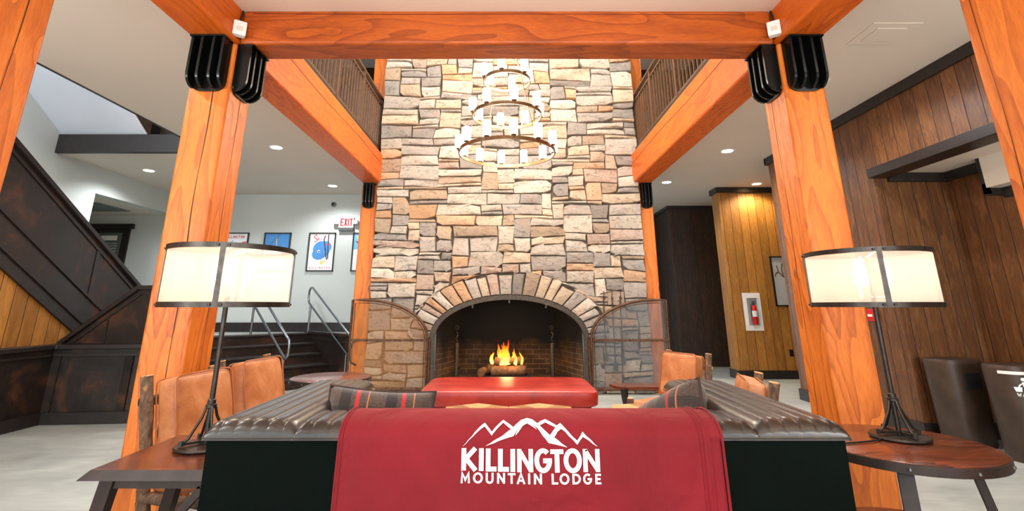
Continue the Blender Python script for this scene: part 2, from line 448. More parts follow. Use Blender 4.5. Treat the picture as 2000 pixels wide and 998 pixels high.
def glyph(ch, x0, x1, y0, y1, w):
    h = w / 2; l = x0 + h; r = x1 - h; b = y0; t = y1; cx = (x0 + x1) / 2; cy = (y0 + y1) / 2; tt = y1 - h; bb = y0 + h
    if ch == 'I': return stroke([(cx, b), (cx, t)], w)
    if ch == 'L': return stroke([(l, t), (l, bb), (x1, bb)], w)
    if ch == 'T': return stroke([(x0, tt), (x1, tt)], w) + stroke([(cx, tt), (cx, b)], w)
    if ch == 'K': return stroke([(l, b), (l, t)], w) + stroke([(l, cy - .08 * (t - b)), (r - .1 * w, t)], w) + stroke([(l + .6 * w, cy), (r, b)], w)
    if ch == 'N': return stroke([(l, b), (l, t)], w) + stroke([(r, b), (r, t)], w) + stroke([(l, t - w * .3), (r, b + w * .3)], w * .95)
    if ch == 'M': return stroke([(l, b), (l + w * .2, t - w * .3), (cx, b + (t - b) * .3), (r - w * .2, t - w * .3), (r, b)], w)
    if ch == 'O': return stroke(arc(cx, cy, (x1 - x0) / 2 - h, (t - b) / 2 - h * .8, 0, 345, 23), w, True)
    if ch == 'G': return stroke(arc(cx, cy, (x1 - x0) / 2 - h, (t - b) / 2 - h * .8, 48, 360, 22) , w) + stroke([(cx, cy - h * .1), (x1, cy - h * .1)], w)
    if ch == 'U': return stroke([(l, t)] + arc(cx, b + (cx - l) + h * .6, cx - l, cx - l, 180, 360, 12) + [(r, t)], w)
    if ch == 'D': return stroke([(l, bb), (l, tt)] + arc(l + (r - l) * .35, cy, (r - l) * .65, (tt - bb) / 2, 90, -90, 12), w, True)
    if ch == 'A': return stroke([(l, b), (cx, t - w * .3), (r, b)], w) + stroke([(l + w * .4, b + (t - b) * .3), (r - w * .4, b + (t - b) * .3)], w * .8)
    if ch == 'E': return stroke([(x1, tt), (l, tt), (l, bb), (x1, bb)], w) + stroke([(l, cy), (x1 - w * .3, cy)], w)
    if ch == 'X': return stroke([(l, b), (r, t)], w) + stroke([(l, t), (r, b)], w)
    if ch == 'W': return stroke([(l, t), (l + (r - l) * .25, b + w * .3), (cx, t - (t - b) * .3), (r - (r - l) * .25, b + w * .3), (r, t)], w)
    if ch == 'S': return stroke(arc(cx, cy + (t - b) * .24, (x1 - x0) / 2 - h, (t - b) * .25 - h * .4, 40, 270, 10) + arc(cx, cy - (t - b) * .24, (x1 - x0) / 2 - h, (t - b) * .25 - h * .4, 90, -140, 10), w)
    return []
def text(s, x0, y0, h, cw, w, gap=.2):
    out = []; x = x0
    for ch in s:
        k = .35 if ch == 'I' else 1.0
        if ch != ' ': out += glyph(ch, x, x + cw * k, y0, y0 + h, w)
        x += cw * (k + gap)
    return out
def put(m, polys, fn):
    for p in polys: m.poly([fn(a, b) for a, b in p])

# ================================================================== STRUCTURE
BX = 2.03; OX = 2.33      # inner and outer faces of the timber rows
CZ = 3.41                 # low ceiling height
YB = 9.8                  # back wall
m = M(); m.poly([(-9.2, -4, 0), (7, -4, 0), (7, 13, 0), (-9.2, 13, 0)])
struct('floor', m, MT['floor'])

# ceilings
m = M(); m.box(-4.37, -OX, -4, YB + .1, CZ, 3.7); m.box(-6.8, -4.37, 7.0, YB + .1, CZ, 3.7)
struct('ceiling_left', m, MT['ceil'])
m = M(); m.box(OX, 7, -4, 12.6, CZ, 3.7); struct('ceiling_right', m, MT['ceil'])
m = M(); m.box(-OX, OX, -4, 3.36, CZ, 3.7); struct('ceiling_entry', m, MT['ceil_c'])
m = M(); m.box(-OX, OX, 8.3, 12.6, CZ, 3.7); struct('ceiling_rear', m, MT['ceil'])
m = M(); m.box(-9.2, 7, 3.3, 12.6, 7.5, 7.6); struct('ceiling_atrium', m, MT['ceil'])
m = M(); m.box(-9.2, -2.6, -4, 12.6, 6.2, 6.3); struct('ceiling_upper_left', m, MT['soffit'])
m = M(); m.box(2.6, 7, -4, 12.6, 6.2, 6.3); struct('ceiling_upper_right', m, MT['ceil'])
# left wall with alcove opening
m = M(); m.box(-6.85, -6.67, -4, 7.8, 0, 6.2); m.box(-6.85, -6.67, 7.8, YB, 2.985, 6.2)
struct('wall_left', m, MT['wall'])
m = M(); m.box(-9.2, -2.05, YB, YB + .12, 0, 6.2); struct('wall_back', m, MT['wall'])
m = M(); m.box(-9.2, -6.85, 7.68, 7.8, .0, 3.0); struct('wall_alcove', m, MT['wall'])
m = M(); m.box(-9.2, -6.85, 7.7, YB, 2.98, 3.06); struct('ceiling_alcove', m, MT['ceil'])
m = M(); m.box(-9.3, -9.2, 7.7, YB, 0, 3.0); struct('wall_alcove_end', m, MT['wall'])
# sloped soffit over the upper stair flight
m = M()
m.prism([(7.0, 3.68), (7.0, 3.80), (3.2, 6.25), (3.2, 6.13)], lambda a, b, d: (d, a, b), -6.67, -5.41)
struct('ceiling_stair', m, MT['soffit'])
m = M(); m.prism([(7.0, 3.72), (7.0, 6.2), (3.2, 6.2)], lambda a, b, d: (d, a, b), -5.41, -5.37)
m.box(-5.41, -2.75, 7.25, 7.33, 3.7, 6.2)
struct('wall_upper_left', m, MT['panel_dark'])
m = M(); m.box(-6.7, -4.36, 6.93, 7.0, 3.405, 3.69); struct('trim_1', m, MT['trim'], bevel=.006)
m = M(); m.box(-4.39, -4.37, -4, 6.93, 3.40, 3.72); struct('trim_2', m, MT['trim'])
# raised landing
m = M()
th = R(45); u = Vector((-math.cos(th), -math.sin(th))); vv = Vector((-u.y, u.x)); A0 = Vector((-3.6, 9.4)); SL = 2.35
P = [(-9.2, YB), (-9.2, 3.0), (-5.12, 3.0), (-5.12, 5.83), (-3.62, 5.95)]
Bt = A0 + u * SL
P += [(Bt + vv * .02)[:], A0[:], (A0 + vv * 1.9)[:], (-2.0, 8.2), (-2.0, YB)]
P2 = [P[0], P[1], P[2], P[3], (-3.9, 5.95), tuple(Bt + vv * 1.3 + u * .04), tuple(Bt + u * .04), tuple(Bt - vv * .28 + u * .04), tuple(A0 - vv * .28 - u * .04), tuple(A0 - u * .04), tuple(A0 + vv * 1.6 - u * .04), (-2.0, 8.3), (-2.0, YB)]
m.prism(P2, lambda a, b, d: (a, b, d), 0.0, .75)
struct('floor_landing', m, MT['floor'])

# staircase (diagonal, five risers)
st = thing('staircase', 'five dark wooden steps rising diagonally to the landing beside the fireplace', 'stairs', (A0.x, A0.y, 0), math.atan2(vv.y, vv.x))
# local: +x runs down the flight, +y to the right/up side ; u direction local
def SLoc(a, b, z): return (a, b, z)
sgn = 1 if (Vector((-vv.y, vv.x)).dot(u) > 0) else -1
def yy(b): return sgn * b
for k in range(5):
    z = .75 - .15 * k; x = .3 * k
    m = M(); m.box(x - .30, x + .03, min(yy(0), yy(SL)), max(yy(0), yy(SL)), z - .035, z + .004); ob('tread', m, MT['trim'], st, bevel=.01)
    m = M(); m.box(x - .02, x + .0, min(yy(0), yy(SL)), max(yy(0), yy(SL)), z - .15, z - .035); ob('riser', m, MT['guard'], st)
    m = M(); m.box(x - .3, x - .02, min(yy(0), yy(SL)), max(yy(0), yy(SL)), 0, z - .04); ob('step_core', m, MT['guard'], st)
m = M(); a, b = sorted((yy(-.05), yy(0))); m.box(-.1, 1.9, a, b, 0, .745); m.box(-.1, 1.95, a - .03, b + .03, .745, .785); m.box(.2, 1.9, b, b + .012, .64, .67) if sgn > 0 else m.box(.2, 1.9, a - .012, a, .64, .67)
ob('side_panel', m, MT['guard'], st)
m = M(); a, b = sorted((yy(SL), yy(SL + .05))); m.box(-.1, 1.9, a, b, 0, .745); m.box(-.1, 1.9, a - .03, b + .03, .745, .785)
ob('side_panel', m, MT['guard'], st)

# low dark walls of the landing
m = M(); m.prism([(-5.15, 3.0), (-5.05, 3.0), (-5.02, 5.8), (-3.78, 5.92), (-3.78, 6.04), (-5.15, 5.95)][::1], lambda a, b, d: (a, b, d), 0, .76)
hw = thing('landing_wall', 'low dark panelled wall with flat cap in front of the landing, left of the timber post', 'wall', (0, 0, 0))
ob('panel', m, MT['guard'], hw)
m = M(); m.prism([(-5.2, 3.0), (-5.0, 3.0), (-4.97, 5.75), (-3.74, 5.87), (-3.74, 6.09), (-5.2, 6.0)], lambda a, b, d: (a, b, d), .76, .81); ob('cap', m, MT['trim'], hw, bevel=.008)
m = M(); m.bar((-5.035, 3.0, .70), (-5.005, 5.77, .70), .03, .025); m.bar((-5.005, 5.785, .70), (-3.78, 5.905, .70), .03, .025); ob('cap_moulding', m, MT['trim'], hw)
m = M(); m.bar((-5.03, 3.0, .06), (-4.995, 5.77, .06), .05, .12); m.bar((-5.0, 5.78, .06), (-3.77, 5.895, .06), .05, .12); ob('baseboard', m, MT['trim'], hw, bevel=.006)
m = M(); m.bar((-4.93, 5.80, .12), (-4.93, 5.80, .7), .012, .012); m.bar((-4.22, 5.865, .12), (-4.22, 5.865, .7), .09, .012, (0, 1, 0)); ob('batten', m, MT['guard'], hw)
# raked guard rising to the right
rg = thing('raked_guard', 'short dark guard panel rising rightwards above the landing wall cap', 'stair guard', (0, 0, 0))
rp = [(-5.12, .79), (-3.75, .79), (-3.75, 1.42), (-4.33, 1.42)]
m = M(); m.prism(rp, lambda a, b, d: (a, d, b), 5.97, 6.05); ob('panel', m, MT['guard'], rg)
m = M(); m.bar((-5.12, 6.0, .80), (-4.33, 6.0, 1.43), .15, .05); m.bar((-4.34, 6.0, 1.432), (-3.75, 6.0, 1.432), .15, .05); ob('cap', m, MT['trim'], rg, bevel=.006)
m = M(); m.bar((-5.0, 5.965, .80), (-4.29, 5.965, 1.36), .02, .02); m.bar((-4.3, 5.965, 1.365), (-3.75, 5.965, 1.365), .02, .02); m.bar((-4.62, 5.965, 0.80), (-4.62, 5.965, 1.1), .02, .012); ob('moulding', m, MT['trim'], rg)

# upper flight of stairs seen from its side
uf = thing('upper_stair_flight', 'dark panelled stair flight rising towards the camera at the far left, planks below', 'stairs', (0, 0, 0))
def zt(y): return 2.118 - .64 * (y - 6)
y0, y1 = 1.6, 7.05
def band(o0, o1, x0, x1, ya=y0, yb=y1):
    q = M(); q.prism([(ya, zt(ya) - o0), (yb, zt(yb) - o0), (yb, zt(yb) - o1), (ya, zt(ya) - o1)], lambda a, b, d: (d, a, b), x0, x1); return q
ob('guard_panel', band(.02, .99, -5.2, -5.1), MT['guard'], uf)
ob('stringer', band(.99, 1.14, -5.22, -5.085), MT['trim'], uf)
ob('cap', band(-.03, .03, -5.24, -5.06), MT['trim'], uf, bevel=.008)
ob('mid_rail', band(.655, .685, -5.1, -5.08), MT['trim'], uf)
ob('lower_rail', band(.975, 1.0, -5.1, -5.065), MT['trim'], uf)
ob('upper_moulding', band(.09, .115, -5.1, -5.085), MT['trim'], uf)
for yb_ in (4.0, 4.75, 6.2):
    m = M(); m.bar((-5.1, yb_, zt(yb_) - .1), (-5.1, yb_, zt(yb_) - .65), .05, .02, (1, 0, 0)); ob('batten', m, MT['guard'], uf)
for k in range(16):
    yk = 6.6 - .3 * k
    m = M(); m.box(-6.67, -5.2, yk - .3, yk, zt(yk) - 1.02, zt(yk) - .86); ob('step', m, MT['guard'], uf)
m = M(); m.prism([(3.0, .78), (6.32, .78), (3.0, zt(3.0) - 1.1)], lambda a, b, d: (d, a, b), -5.2, -5.12)
m.prism([(3.0, .78), (3.0, zt(3.0) - 1.1), (1.6, zt(1.6) - 1.1), (1.6, .78)], lambda a, b, d: (d, a, b), -5.2, -5.12)
ob('plank_infill', m, MT['panel_amber'], uf)

# right hand walls
m = M(); m.box(4.0, 4.14, 5.2, 7.25, 0, CZ); struct('wall_right', m, MT['panel_brown'])
m = M(); m.box(4.0, 4.14, -4, 5.2, 2.62, CZ); struct('wall_right_header', m, MT['panel_brown'])
m = M(); m.box(4.14, 4.78, 5.2, 5.32, 0, 2.6); struct('wall_niche_end', m, MT['panel_oak'])
m = M(); m.box(4.78, 4.92, 3.9, 5.32, 0, 2.6); m.box(4.92, 6.8, 3.95, 4.07, 0, 2.6); m.box(5.9, 6.02, -4, 3.95, 0, 2.6); struct('wall_niche', m, MT['panel_oak'])
m = M(); m.box(4.14, 6.8, -4, 5.32, 2.62, 2.70); struct('ceiling_niche', m, MT['ceil'])
m = M(); m.box(4.62, 6.0, -4, 4.62, 2.32, 2.62); struct('ceiling_niche_drop', m, MT['ceil'])
m = M(); m.box(4.03, 5.8, 9.2, 9.5, 0, CZ)
struct('wall_far_right', m, MT['panel_amber'])
m = M(); m.box(3.66, 5.2, 11.0, 11.12, 0, 3.39); m.box(3.66, 3.78, 11.12, 12.5, 0, 3.39)
struct('wall_corridor', m, MT['panel_dark'])
m = M(); m.box(1.5, 3.8, 12.5, 12.6, 0, CZ); struct('wall_corridor_end', m, MT['panel_dark'])
m = M(); m.box(7, 7.1, -4, 12.6, 0, 6.2); struct('wall_outer_right', m, MT['panel_oak'])
m = M(); m.box(2.75, 7, 9.8, 9.9, 3.7, 6.2); m.box(3.9, 4.0, 3.3, 9.8, 3.7, 6.2); struct('wall_upper_right', m, MT['panel_dark'])
m = M(); m.box(-4.3, -4.2, 7.33, YB, 3.7, 6.2); m.box(-4.3, -2.0, 9.7, 9.8, 3.7, 6.2); struct('wall_upper_gallery', m, MT['panel_dark'])
m = M(); m.box(-2.7, -2.6, 3.3, 12.6, 6.2, 7.5); m.box(2.6, 2.7, 3.3, 12.6, 6.2, 7.5); m.box(-2.7, 2.7, 12.5, 12.6, 3.7, 7.5); m.box(-2.6, 2.6, 3.2, 3.3, 3.7, 7.5)
struct('wall_atrium', m, MT['ceil'])
# trims on the right
m = M(); m.box(3.965, 4.0, -4, 7.29, CZ - .11, CZ); m.box(3.965, 4.16, 7.25, 7.29, CZ - .11, CZ); struct('trim_3', m, MT['trim'], bevel=.004)
m = M(); m.box(3.93, 4.16, -4, 5.2, 2.56, 2.66); struct('trim_4', m, MT['trim'], bevel=.006)
m = M(); m.box(4.14, 4.80, 5.16, 5.2, 2.52, 2.62); m.box(4.74, 4.78, 4.62, 5.2, 2.52, 2.62); m.box(4.62, 4.66, 4.62, 4.66, 2.26, 2.62); m.box(4.62, 4.78, 4.62, 4.66, 2.25, 2.36); m.box(4.76, 4.78, 3.9, 4.62, 2.22, 2.32); struct('trim_5', m, MT['trim'])
m = M(); m.box(3.99, 5.8, 9.16, 9.2, CZ - .1, CZ); m.box(3.99, 4.03, 9.2, 9.5, CZ - .1, CZ); struct('trim_6', m, MT['trim'])
m = M(); m.box(3.62, 5.0, 10.96, 11.0, CZ - .07, CZ); m.box(3.62, 3.66, 11, 12.5, CZ - .07, CZ); struct('trim_7', m, MT['trim'])
m = M(); m.box(3.975, 4.0, 5.2, 7.27, 0, .14); m.box(3.975, 4.8, 5.175, 5.2, 0, .14); m.box(4.0, 4.14, 7.25, 7.275, 0, .14); m.box(4.755, 4.78, 3.9, 5.2, 0, .14); struct('baseboard_right', m, MT['trim'], bevel=.004)
m = M(); m.box(4.005, 5.8, 9.175, 9.2, 0, .14); m.box(4.005, 4.03, 9.2, 9.5, 0, .14); struct('baseboard_far_right', m, MT['trim'])
m = M(); m.box(-6.67, -2.05, YB - .025, YB, .75, .92); struct('baseboard_back', m, MT['trim'])
# door in the alcove
d1 = M(); d1.box(-8.3, -7.5, YB - .04, YB, .75, 2.78); d = struct('door_1', d1, MT['trim'])
m = M(); m.box(-8.17, -7.63, YB - .06, YB - .04, .9, 2.62)
ob('glass_panel', m, plain('door_glass_grey', (90, 100, 98), .2), d)
m = M(); [m.box(-8.12, -7.68, YB - .072, YB - .062, .95 + k * .05, .975 + k * .05) for k in range(30)]; ob('blind', m, plain('blind_slats', (150, 156, 150), .5), d)
m = M(); m.box(-8.0, -7.7, YB - .09, YB - .062, 2.47, 2.56); ob('closer', m, MT['white'], d)
m = M(); m.box(-8.36, -7.44, YB - .07, YB, 2.70, 2.80); ob('lintel', m, MT['trim'], d)
m = M(); m.box(-8.2, -7.2, 8.5, 9.3, 2.965, 2.98); o = struct('trim_8', m, plain('hatch_grey', (110, 118, 112), .6))

# ================================================================== TIMBER FRAME
def crack(m, x, y, z0, z1, axis='x'):
    pass
def post(name, label, x0, x1, y0, y1, z0, z1, group=None, cracks=()):
    t = thing('timber_post', label, 'post', ((x0 + x1) / 2, (y0 + y1) / 2, z0), 0, group)
    m = M(); cx = (x0 + x1) / 2; cy = (y0 + y1) / 2
    m.box(x0 - cx, x1 - cx, y0 - cy, y1 - cy, 0, z1 - z0)
    o = ob('shaft', m, MT['post'], t, bevel=.022, seg=3)
    # seasoning checks: thin dark splits on the faces
    for face, off, wob, w in cracks:
        m = M(); n = 40; pl = []
        for k in range(n + 1):
            z = (z1 - z0) * k / n; s = off + wob * math.sin(k * .45) * .5 + wob * math.sin(k * .13 + 1); ww = w * (.35 + .65 * abs(math.sin(k * .21 + .6)))
            pl.append((s, z, ww))
        for (a, za, wa), (b, zb, wb) in zip(pl, pl[1:]):
            if face == 'front': m.poly([(a - wa, y0 - cy - .0015, za), (a + wa, y0 - cy - .0015, za), (b + wb, y0 - cy - .0015, zb), (b - wb, y0 - cy - .0015, zb)])
            else:
                sx = (x1 - cx + .0015) if face == 'east' else (x0 - cx - .0015)
                m.poly([(sx, a - wa, za), (sx, a + wa, za), (sx, b + wb, zb), (sx, b - wb, zb)])
        ob('split', m, MT['crack'], t)
    return t
PW = 3.31
pL = post('p', 'large orange timber post behind the left end table, under the cross beam', -OX, -BX, PW, PW + .3, 0, 3.13, cracks=[('front', .045, .012, .004), ('east', .02, .01, .0025)])
pR = post('p', 'large orange timber post behind the right table lamp, under the cross beam', BX, OX, PW, PW + .3, 0, 3.13, cracks=[('west', 0.05, .01, .002)])
pNL = post('p', 'timber post cut by the left edge of the picture, nearest on that side', -OX, -BX, 1.64, 1.94, 0, 3.13, cracks=[('east', .04, .012, .003)])
pNR = post('p', 'timber post cut by the right edge of the picture, nearest on that side', BX, OX, 1.64, 1.94, 0, 3.13, cracks=[('west', .1, .012, .002)])
pFL = post('p', 'far timber post standing against the left side of the stone chimney', -OX - .02, -2.09, 7.78, 8.05, 0, 3.13)
pFR = post('p', 'far timber post standing against the right side of the stone chimney', 2.14, OX + .02, 7.78, 8.05, 0, 3.13)
pUL = post('p', 'upper timber post at the end of the left balcony railing', -2.37, -2.12, 8.0, 8.25, 3.61, 6.2)
pUR = post('p', 'upper timber post at the end of the right balcony railing', 2.15, 2.4, 8.0, 8.25, 3.61, 6.2)
# beams
def beam(label, m, mat, cr=None):
    t = thing('timber_beam', label, 'beam'); ob('timber', m, mat, t, bevel=.025, seg=3)
    if cr: ob('joint_line', cr, MT['crack'], t)
m = M(); m.box(-BX + .002, BX - .002, 3.33, 3.59, 3.13, 3.42)
c = M(); c.prism([(-1.95, 3.385), (-.9, 3.378), (.2, 3.381), (1.9, 3.376), (1.9, 3.379), (.2, 3.385), (-.9, 3.383), (-1.95, 3.389)], lambda a, b, d: (a, d, b), 3.3285, 3.33)
beam('orange timber beam crossing the whole view in front of the chimney', m, MT['beamx'], c)
for sx, side in ((-1, 'left'), (1, 'right')):
    a, b = sorted((sx * BX, sx * OX))
    m = M(); m.box(a, b, 3.612, 8.0, 3.13, 3.615)
    c = M(); n = 30
    for k in range(n):
        ya, yb = 3.7 + 4.2 * k / n, 3.7 + 4.2 * (k + 1) / n
        za, zb = 3.455 - .0 + .012 * math.sin(ya * 2.2), 3.455 + .012 * math.sin(yb * 2.2); w1 = .0035
        c.poly([(sx * (BX - .0015), ya, za - w1), (sx * (BX - .0015), yb, zb - w1), (sx * (BX - .0015), yb, zb + w1), (sx * (BX - .0015), ya, za + w1)])
    beam('long orange timber beam running back to the chimney below the %s balcony railing' % side, m, MT['beamy'], c)
    m = M(); m.box(a, b, .2, 3.608, 3.132, 3.42)
    beam('timber beam running from the cross beam towards the camera at the upper %s' % side, m, MT['beamy'])
    # slab edge of the gallery above the beam
    a, b = sorted((sx * (BX + .07), sx * 2.6)); m = M(); m.box(a, b, 3.6, 8.25, 3.615, 3.72); struct('trim_9' if sx < 0 else 'trim_10', m, MT['trim'])

# black steel brackets
def bracket(par, nx, ny, cx, cy, ztop=3.128, w=.25, h=.40, dp=.09):
    """par post thing; (nx,ny) outward; (cx,cy) centre of the face in world"""
    m = M(); tx, ty = -ny, nx
    lx, ly = par.location.x, par.location.y
    def fn(a, b, d): return (cx - lx + tx * a + nx * d, cy - ly + ty * a + ny * d, b)
    z0 = ztop - h; r = .07
    pl = [(-w / 2, ztop), (-w / 2, z0 + r)] + [(-w / 2 + r - r * math.cos(R(k * 22.5)), z0 + r - r * math.sin(R(k * 22.5))) for k in range(1, 5)] + [(w / 2 - r + r * math.sin(R(k * 22.5)), z0 + r - r * math.cos(R(k * 22.5))) for k in range(0, 5)] + [(w / 2, ztop)]
    m.prism(pl, fn, .0, .014)
    m.box(0, 0, 0, 0, 0, 0) if False else None
    tp = [(-w / 2, ztop - .012), (w / 2, ztop - .012), (w / 2, ztop), (-w / 2, ztop)]; m.prism(tp, fn, 0, dp + .03)
    for a in (-w / 2 + .012, -w * .17, w * .17, w / 2 - .012):
        prof = [(0, ztop), (0, z0 + .02)] + [(dp * math.sin(R(k * 18)), z0 + .02 + dp * 1.0 * (1 - math.cos(R(k * 18)))) for k in range(1, 6)] + [(dp, ztop)]
        def f2(p, q, d, a=a): return fn(a + d, q, p + .012)
        m.prism(prof, f2, -.009, .009)
    ob('steel_bracket', m, MT['black'], par, smooth=30)
    return
bracket(pL, 0, -1, -2.18, 3.31); bracket(pL, 1, 0, -BX, 3.46)
bracket(pR, 0, -1, 2.18, 3.31); bracket(pR, -1, 0, BX, 3.46)
bracket(pFL, 0, -1, -2.22, 7.78, w=.17, h=.4); bracket(pFR, 0, -1, 2.24, 7.78, w=.17, h=.4)

# sensors on the beam corners
for sx, side in ((-1, 'left'), (1, 'right')):
    t = thing('motion_sensor', 'small white sensor box on the %s end of the cross beam' % side, 'sensor', (sx * 2.0, 3.27, 3.16), sx * R(-35))
    m = M(); m.box(-.045, .045, -.03, .03, 0, .115); ob('housing', m, MT['white'], t, bevel=.008)
    m = M(); m.box(-.022, .022, -.034, -.03, .03, .065); ob('lens', m, plain('sensor_lens', (214, 206, 196), .3), t, bevel=.003)
    m = M(); m.tube([(0, .0, .115), (0, .02, .16), (-sx * .01, .045, .235)], .008, 6); ob('cable', m, MT['blackp'], t)

# ================================================================== STONE CHIMNEY
YF = 7.72; XL, XR = -2.08, 2.13; AX, AA, AB, SP = .035, 1.10, .55, .764
FR = .07; VO = .33
ch = thing('stone_fireplace', 'tall grey and tan stone chimney with an arched fireplace opening', 'fireplace', (0, YF, 0))
def archz(x, g=0):
    t = (x - AX) / (AA + g)
    return SP + (AB + g) * math.sqrt(max(0, 1 - t * t)) if abs(t) < 1 else 0
TOP = 7.3
m = M()
yb = .035
m.box(XL + .03, AX - AA - .03, yb, 1.3, 0, TOP); m.box(AX + AA + .03, XR - .03, yb, 1.3, 0, TOP)
N = 40
for k in range(N):
    xa = AX - AA - .03 + (2 * AA + .06) * k / N; xb = AX - AA - .03 + (2 * AA + .06) * (k + 1) / N
    za = max(archz(xa, .03), SP); zb = max(archz(xb, .03), SP)
    m.poly([(xa, yb, za), (xb, yb, zb), (xb, yb, TOP), (xa, yb, TOP)]); m.poly([(xa, yb, za), (xb, yb, zb), (xb, .35, zb), (xa, .35, za)])
m.poly([(AX - AA, 1.3, 2), (AX + AA, 1.3, 2), (AX + AA, 1.3, TOP), (AX - AA, 1.3, TOP)])
ob('masonry_core', m, MT['mortar'], ch)

PAL = [((186, 178, 168), 6), ((170, 162, 154), 6), ((196, 186, 172), 5), ((154, 148, 142), 4), ((200, 182, 160), 3), ((202, 166, 134), 2), ((180, 158, 144), 3), ((144, 137, 131), 3), ((172, 152, 130), 3), ((196, 156, 120), 1), ((206, 196, 182), 2), ((192, 170, 148), 2)]
PALX = [c for c, n in PAL for _ in range(n)]
rs = random.Random(11)
UX, UZ = .088, .058
nx = int(round((XR - XL) / UX)); UX = (XR - XL) / nx; nz = 92
jit = {}
def J(i, j):
    if (i, j) not in jit:
        r2 = random.Random(i * 7919 + j * 104729)
        e = 0 if i in (0, nx) else 1
        jit[(i, j)] = (XL + i * UX + e * (r2.random() - .5) * .046 + (0 if e else (r2.random() - .5) * .03), j * UZ + (0 if j == 0 else (r2.random() - .5) * .020 + .016 * math.sin(i * .55 + j * .21) * math.sin(j * .37)))
    return jit[(i, j)]
occ = [[False] * nx for _ in range(nz + 6)]; rects = []
for j in range(nz):
    i = 0
    while i < nx:
        if occ[j][i]: i += 1; continue
        run = 0
        while i + run < nx and not occ[j][i + run] and run < 10: run += 1
        h = rs.choices([1, 2, 3, 4, 5], [1.9, 3.4, 3.8, 2.6, .9])[0]
        wmin, wmax = {1: (3, 9), 2: (3, 9), 3: (3, 8), 4: (3, 7), 5: (3, 6)}[h]
        w = rs.randint(wmin, wmax); w = min(w, run)
        if run - w == 1: w = run if run <= 8 else w - 1
        if w == 1 and h > 2: h = rs.choice([1, 2])
        for a in range(j, j + h):
            for b in range(i, i + w): occ[a][b] = True
        rects.append((i, j, w, h)); i += w

def add_stone(m, pts, y_out, rnd, inset=.006):
    """pts 2d polygon ccw in x,z; builds a chunky stone"""
    n = len(pts)
    if n < 3: return
    ar = sum(pts[k][0] * pts[(k + 1) % n][1] - pts[(k + 1) % n][0] * pts[k][1] for k in range(n)) / 2
    if abs(ar) < .0016: return
    if ar < 0: pts = pts[::-1]
    cx = sum(p[0] for p in pts) / n; cz = sum(p[1] for p in pts) / n
    w = max(p[0] for p in pts) - min(p[0] for p in pts); h = max(p[1] for p in pts) - min(p[1] for p in pts)
    def ins(d):
        out = []
        for k in range(n):
            a = Vector(pts[k - 1]); b = Vector(pts[k]); c = Vector(pts[(k + 1) % n])
            d1 = (b - a); d2 = (c - b)
            if d1.length < 1e-5 or d2.length < 1e-5: out.append(b.lerp(Vector((cx, cz)), .1)); continue
            d1.normalize(); d2.normalize(); nn = Vector((-d1.y - d2.y, d1.x + d2.x))
            if nn.length < .2: nn = Vector((-d1.y, d1.x))
            nn.normalize(); out.append(b + nn * d)
        return out
    dmax = min(w, h)
    r0 = ins(min(inset, dmax * .12)); r1 = ins(min(inset + .009, dmax * .22))
    base = rnd.choice(PALX); q = rnd.uniform(.92, 1.14)
    m.col = tuple(min(1, x * q) for x in lin(base)[:3])
    pr = y_out + rnd.uniform(0, .028); tx = rnd.uniform(-.09, .09); tz = rnd.uniform(-.10, .10)
    def Y(x, z, k): return -(pr * k + (x - cx) * tx * k + (z - cz) * tz * k) + (rnd.random() - .5) * .008 * k
    I0 = [m.V((p.x, .05, p.y)) for p in r0]; I1 = [m.V((p.x, -pr * .35 + .0, p.y)) for p in r0]; I2 = [m.V((p.x, Y(p.x, p.y, .85), p.y)) for p in r1]
    cc = Vector((cx, cz)); I3 = [m.V(((p.lerp(cc, .45)).x, Y(p.x, p.y, 1.0), (p.lerp(cc, .45)).y)) for p in r1]; c = m.V((cx, Y(cx, cz, 1.05), cz))
    for Aa, Bb in ((I0, I1), (I1, I2), (I2, I3)):
        for k in range(n): m.F((Aa[k], Aa[(k + 1) % n], Bb[(k + 1) % n], Bb[k]))
    for k in range(n): m.F((I3[k], I3[(k + 1) % n], c))

m = M(); EA, EB = AA + FR + VO, AB + FR + VO
def push(x, z):
    dx = x - AX
    if z < SP:
        if abs(dx) < AA + FR: return (AX + math.copysign(AA + FR, dx), z), True
        return (x, z), False
    q = math.hypot(dx / EA, (z - SP) / EB)
    if q < 1:
        q = max(q, 1e-3); return (AX + dx / q, SP + (z - SP) / q), True
    return (x, z), False
for (i, j, w, h) in rects:
    near = abs(j + h / 2 - (SP + .3) / UZ) < 22 and abs(XL + (i + w / 2) * UX - AX) < 1.9
    if True:
        c4 = [J(i, j), J(i + w, j), J(i + w, j + h), J(i, j + h)]; p = []
        for q in range(4):
            a_, b_ = c4[q], c4[(q + 1) % 4]; prv = c4[q - 1]
            if rs.random() < .16 and w > 2 and h > 1:
                f1 = rs.uniform(.12, .3); f2 = rs.uniform(.15, .4)
                p.append((a_[0] + (prv[0] - a_[0]) * f2, a_[1] + (prv[1] - a_[1]) * f2)); p.append((a_[0] + (b_[0] - a_[0]) * f1, a_[1] + (b_[1] - a_[1]) * f1))
            else: p.append(a_)
            nseg = max(1, int(math.hypot(b_[0] - a_[0], b_[1] - a_[1]) / (.05 if near else .16)))
            for s_ in range(1, nseg):
                f1 = s_ / nseg + (0 if near else rs.uniform(-.08, .08)); k_ = .003 if near else .006
                p.append((a_[0] + (b_[0] - a_[0]) * f1 + rs.uniform(-k_, k_), a_[1] + (b_[1] - a_[1]) * f1 + rs.uniform(-k_, k_)))
    pp = [push(*q) for q in p]
    if all(b for _, b in pp): continue
    pts = [a for a, _ in pp]; o2 = []
    for q in pts:
        if not o2 or (abs(q[0] - o2[-1][0]) + abs(q[1] - o2[-1][1])) > .012: o2.append(q)
    add_stone(m, o2, .03, rs)
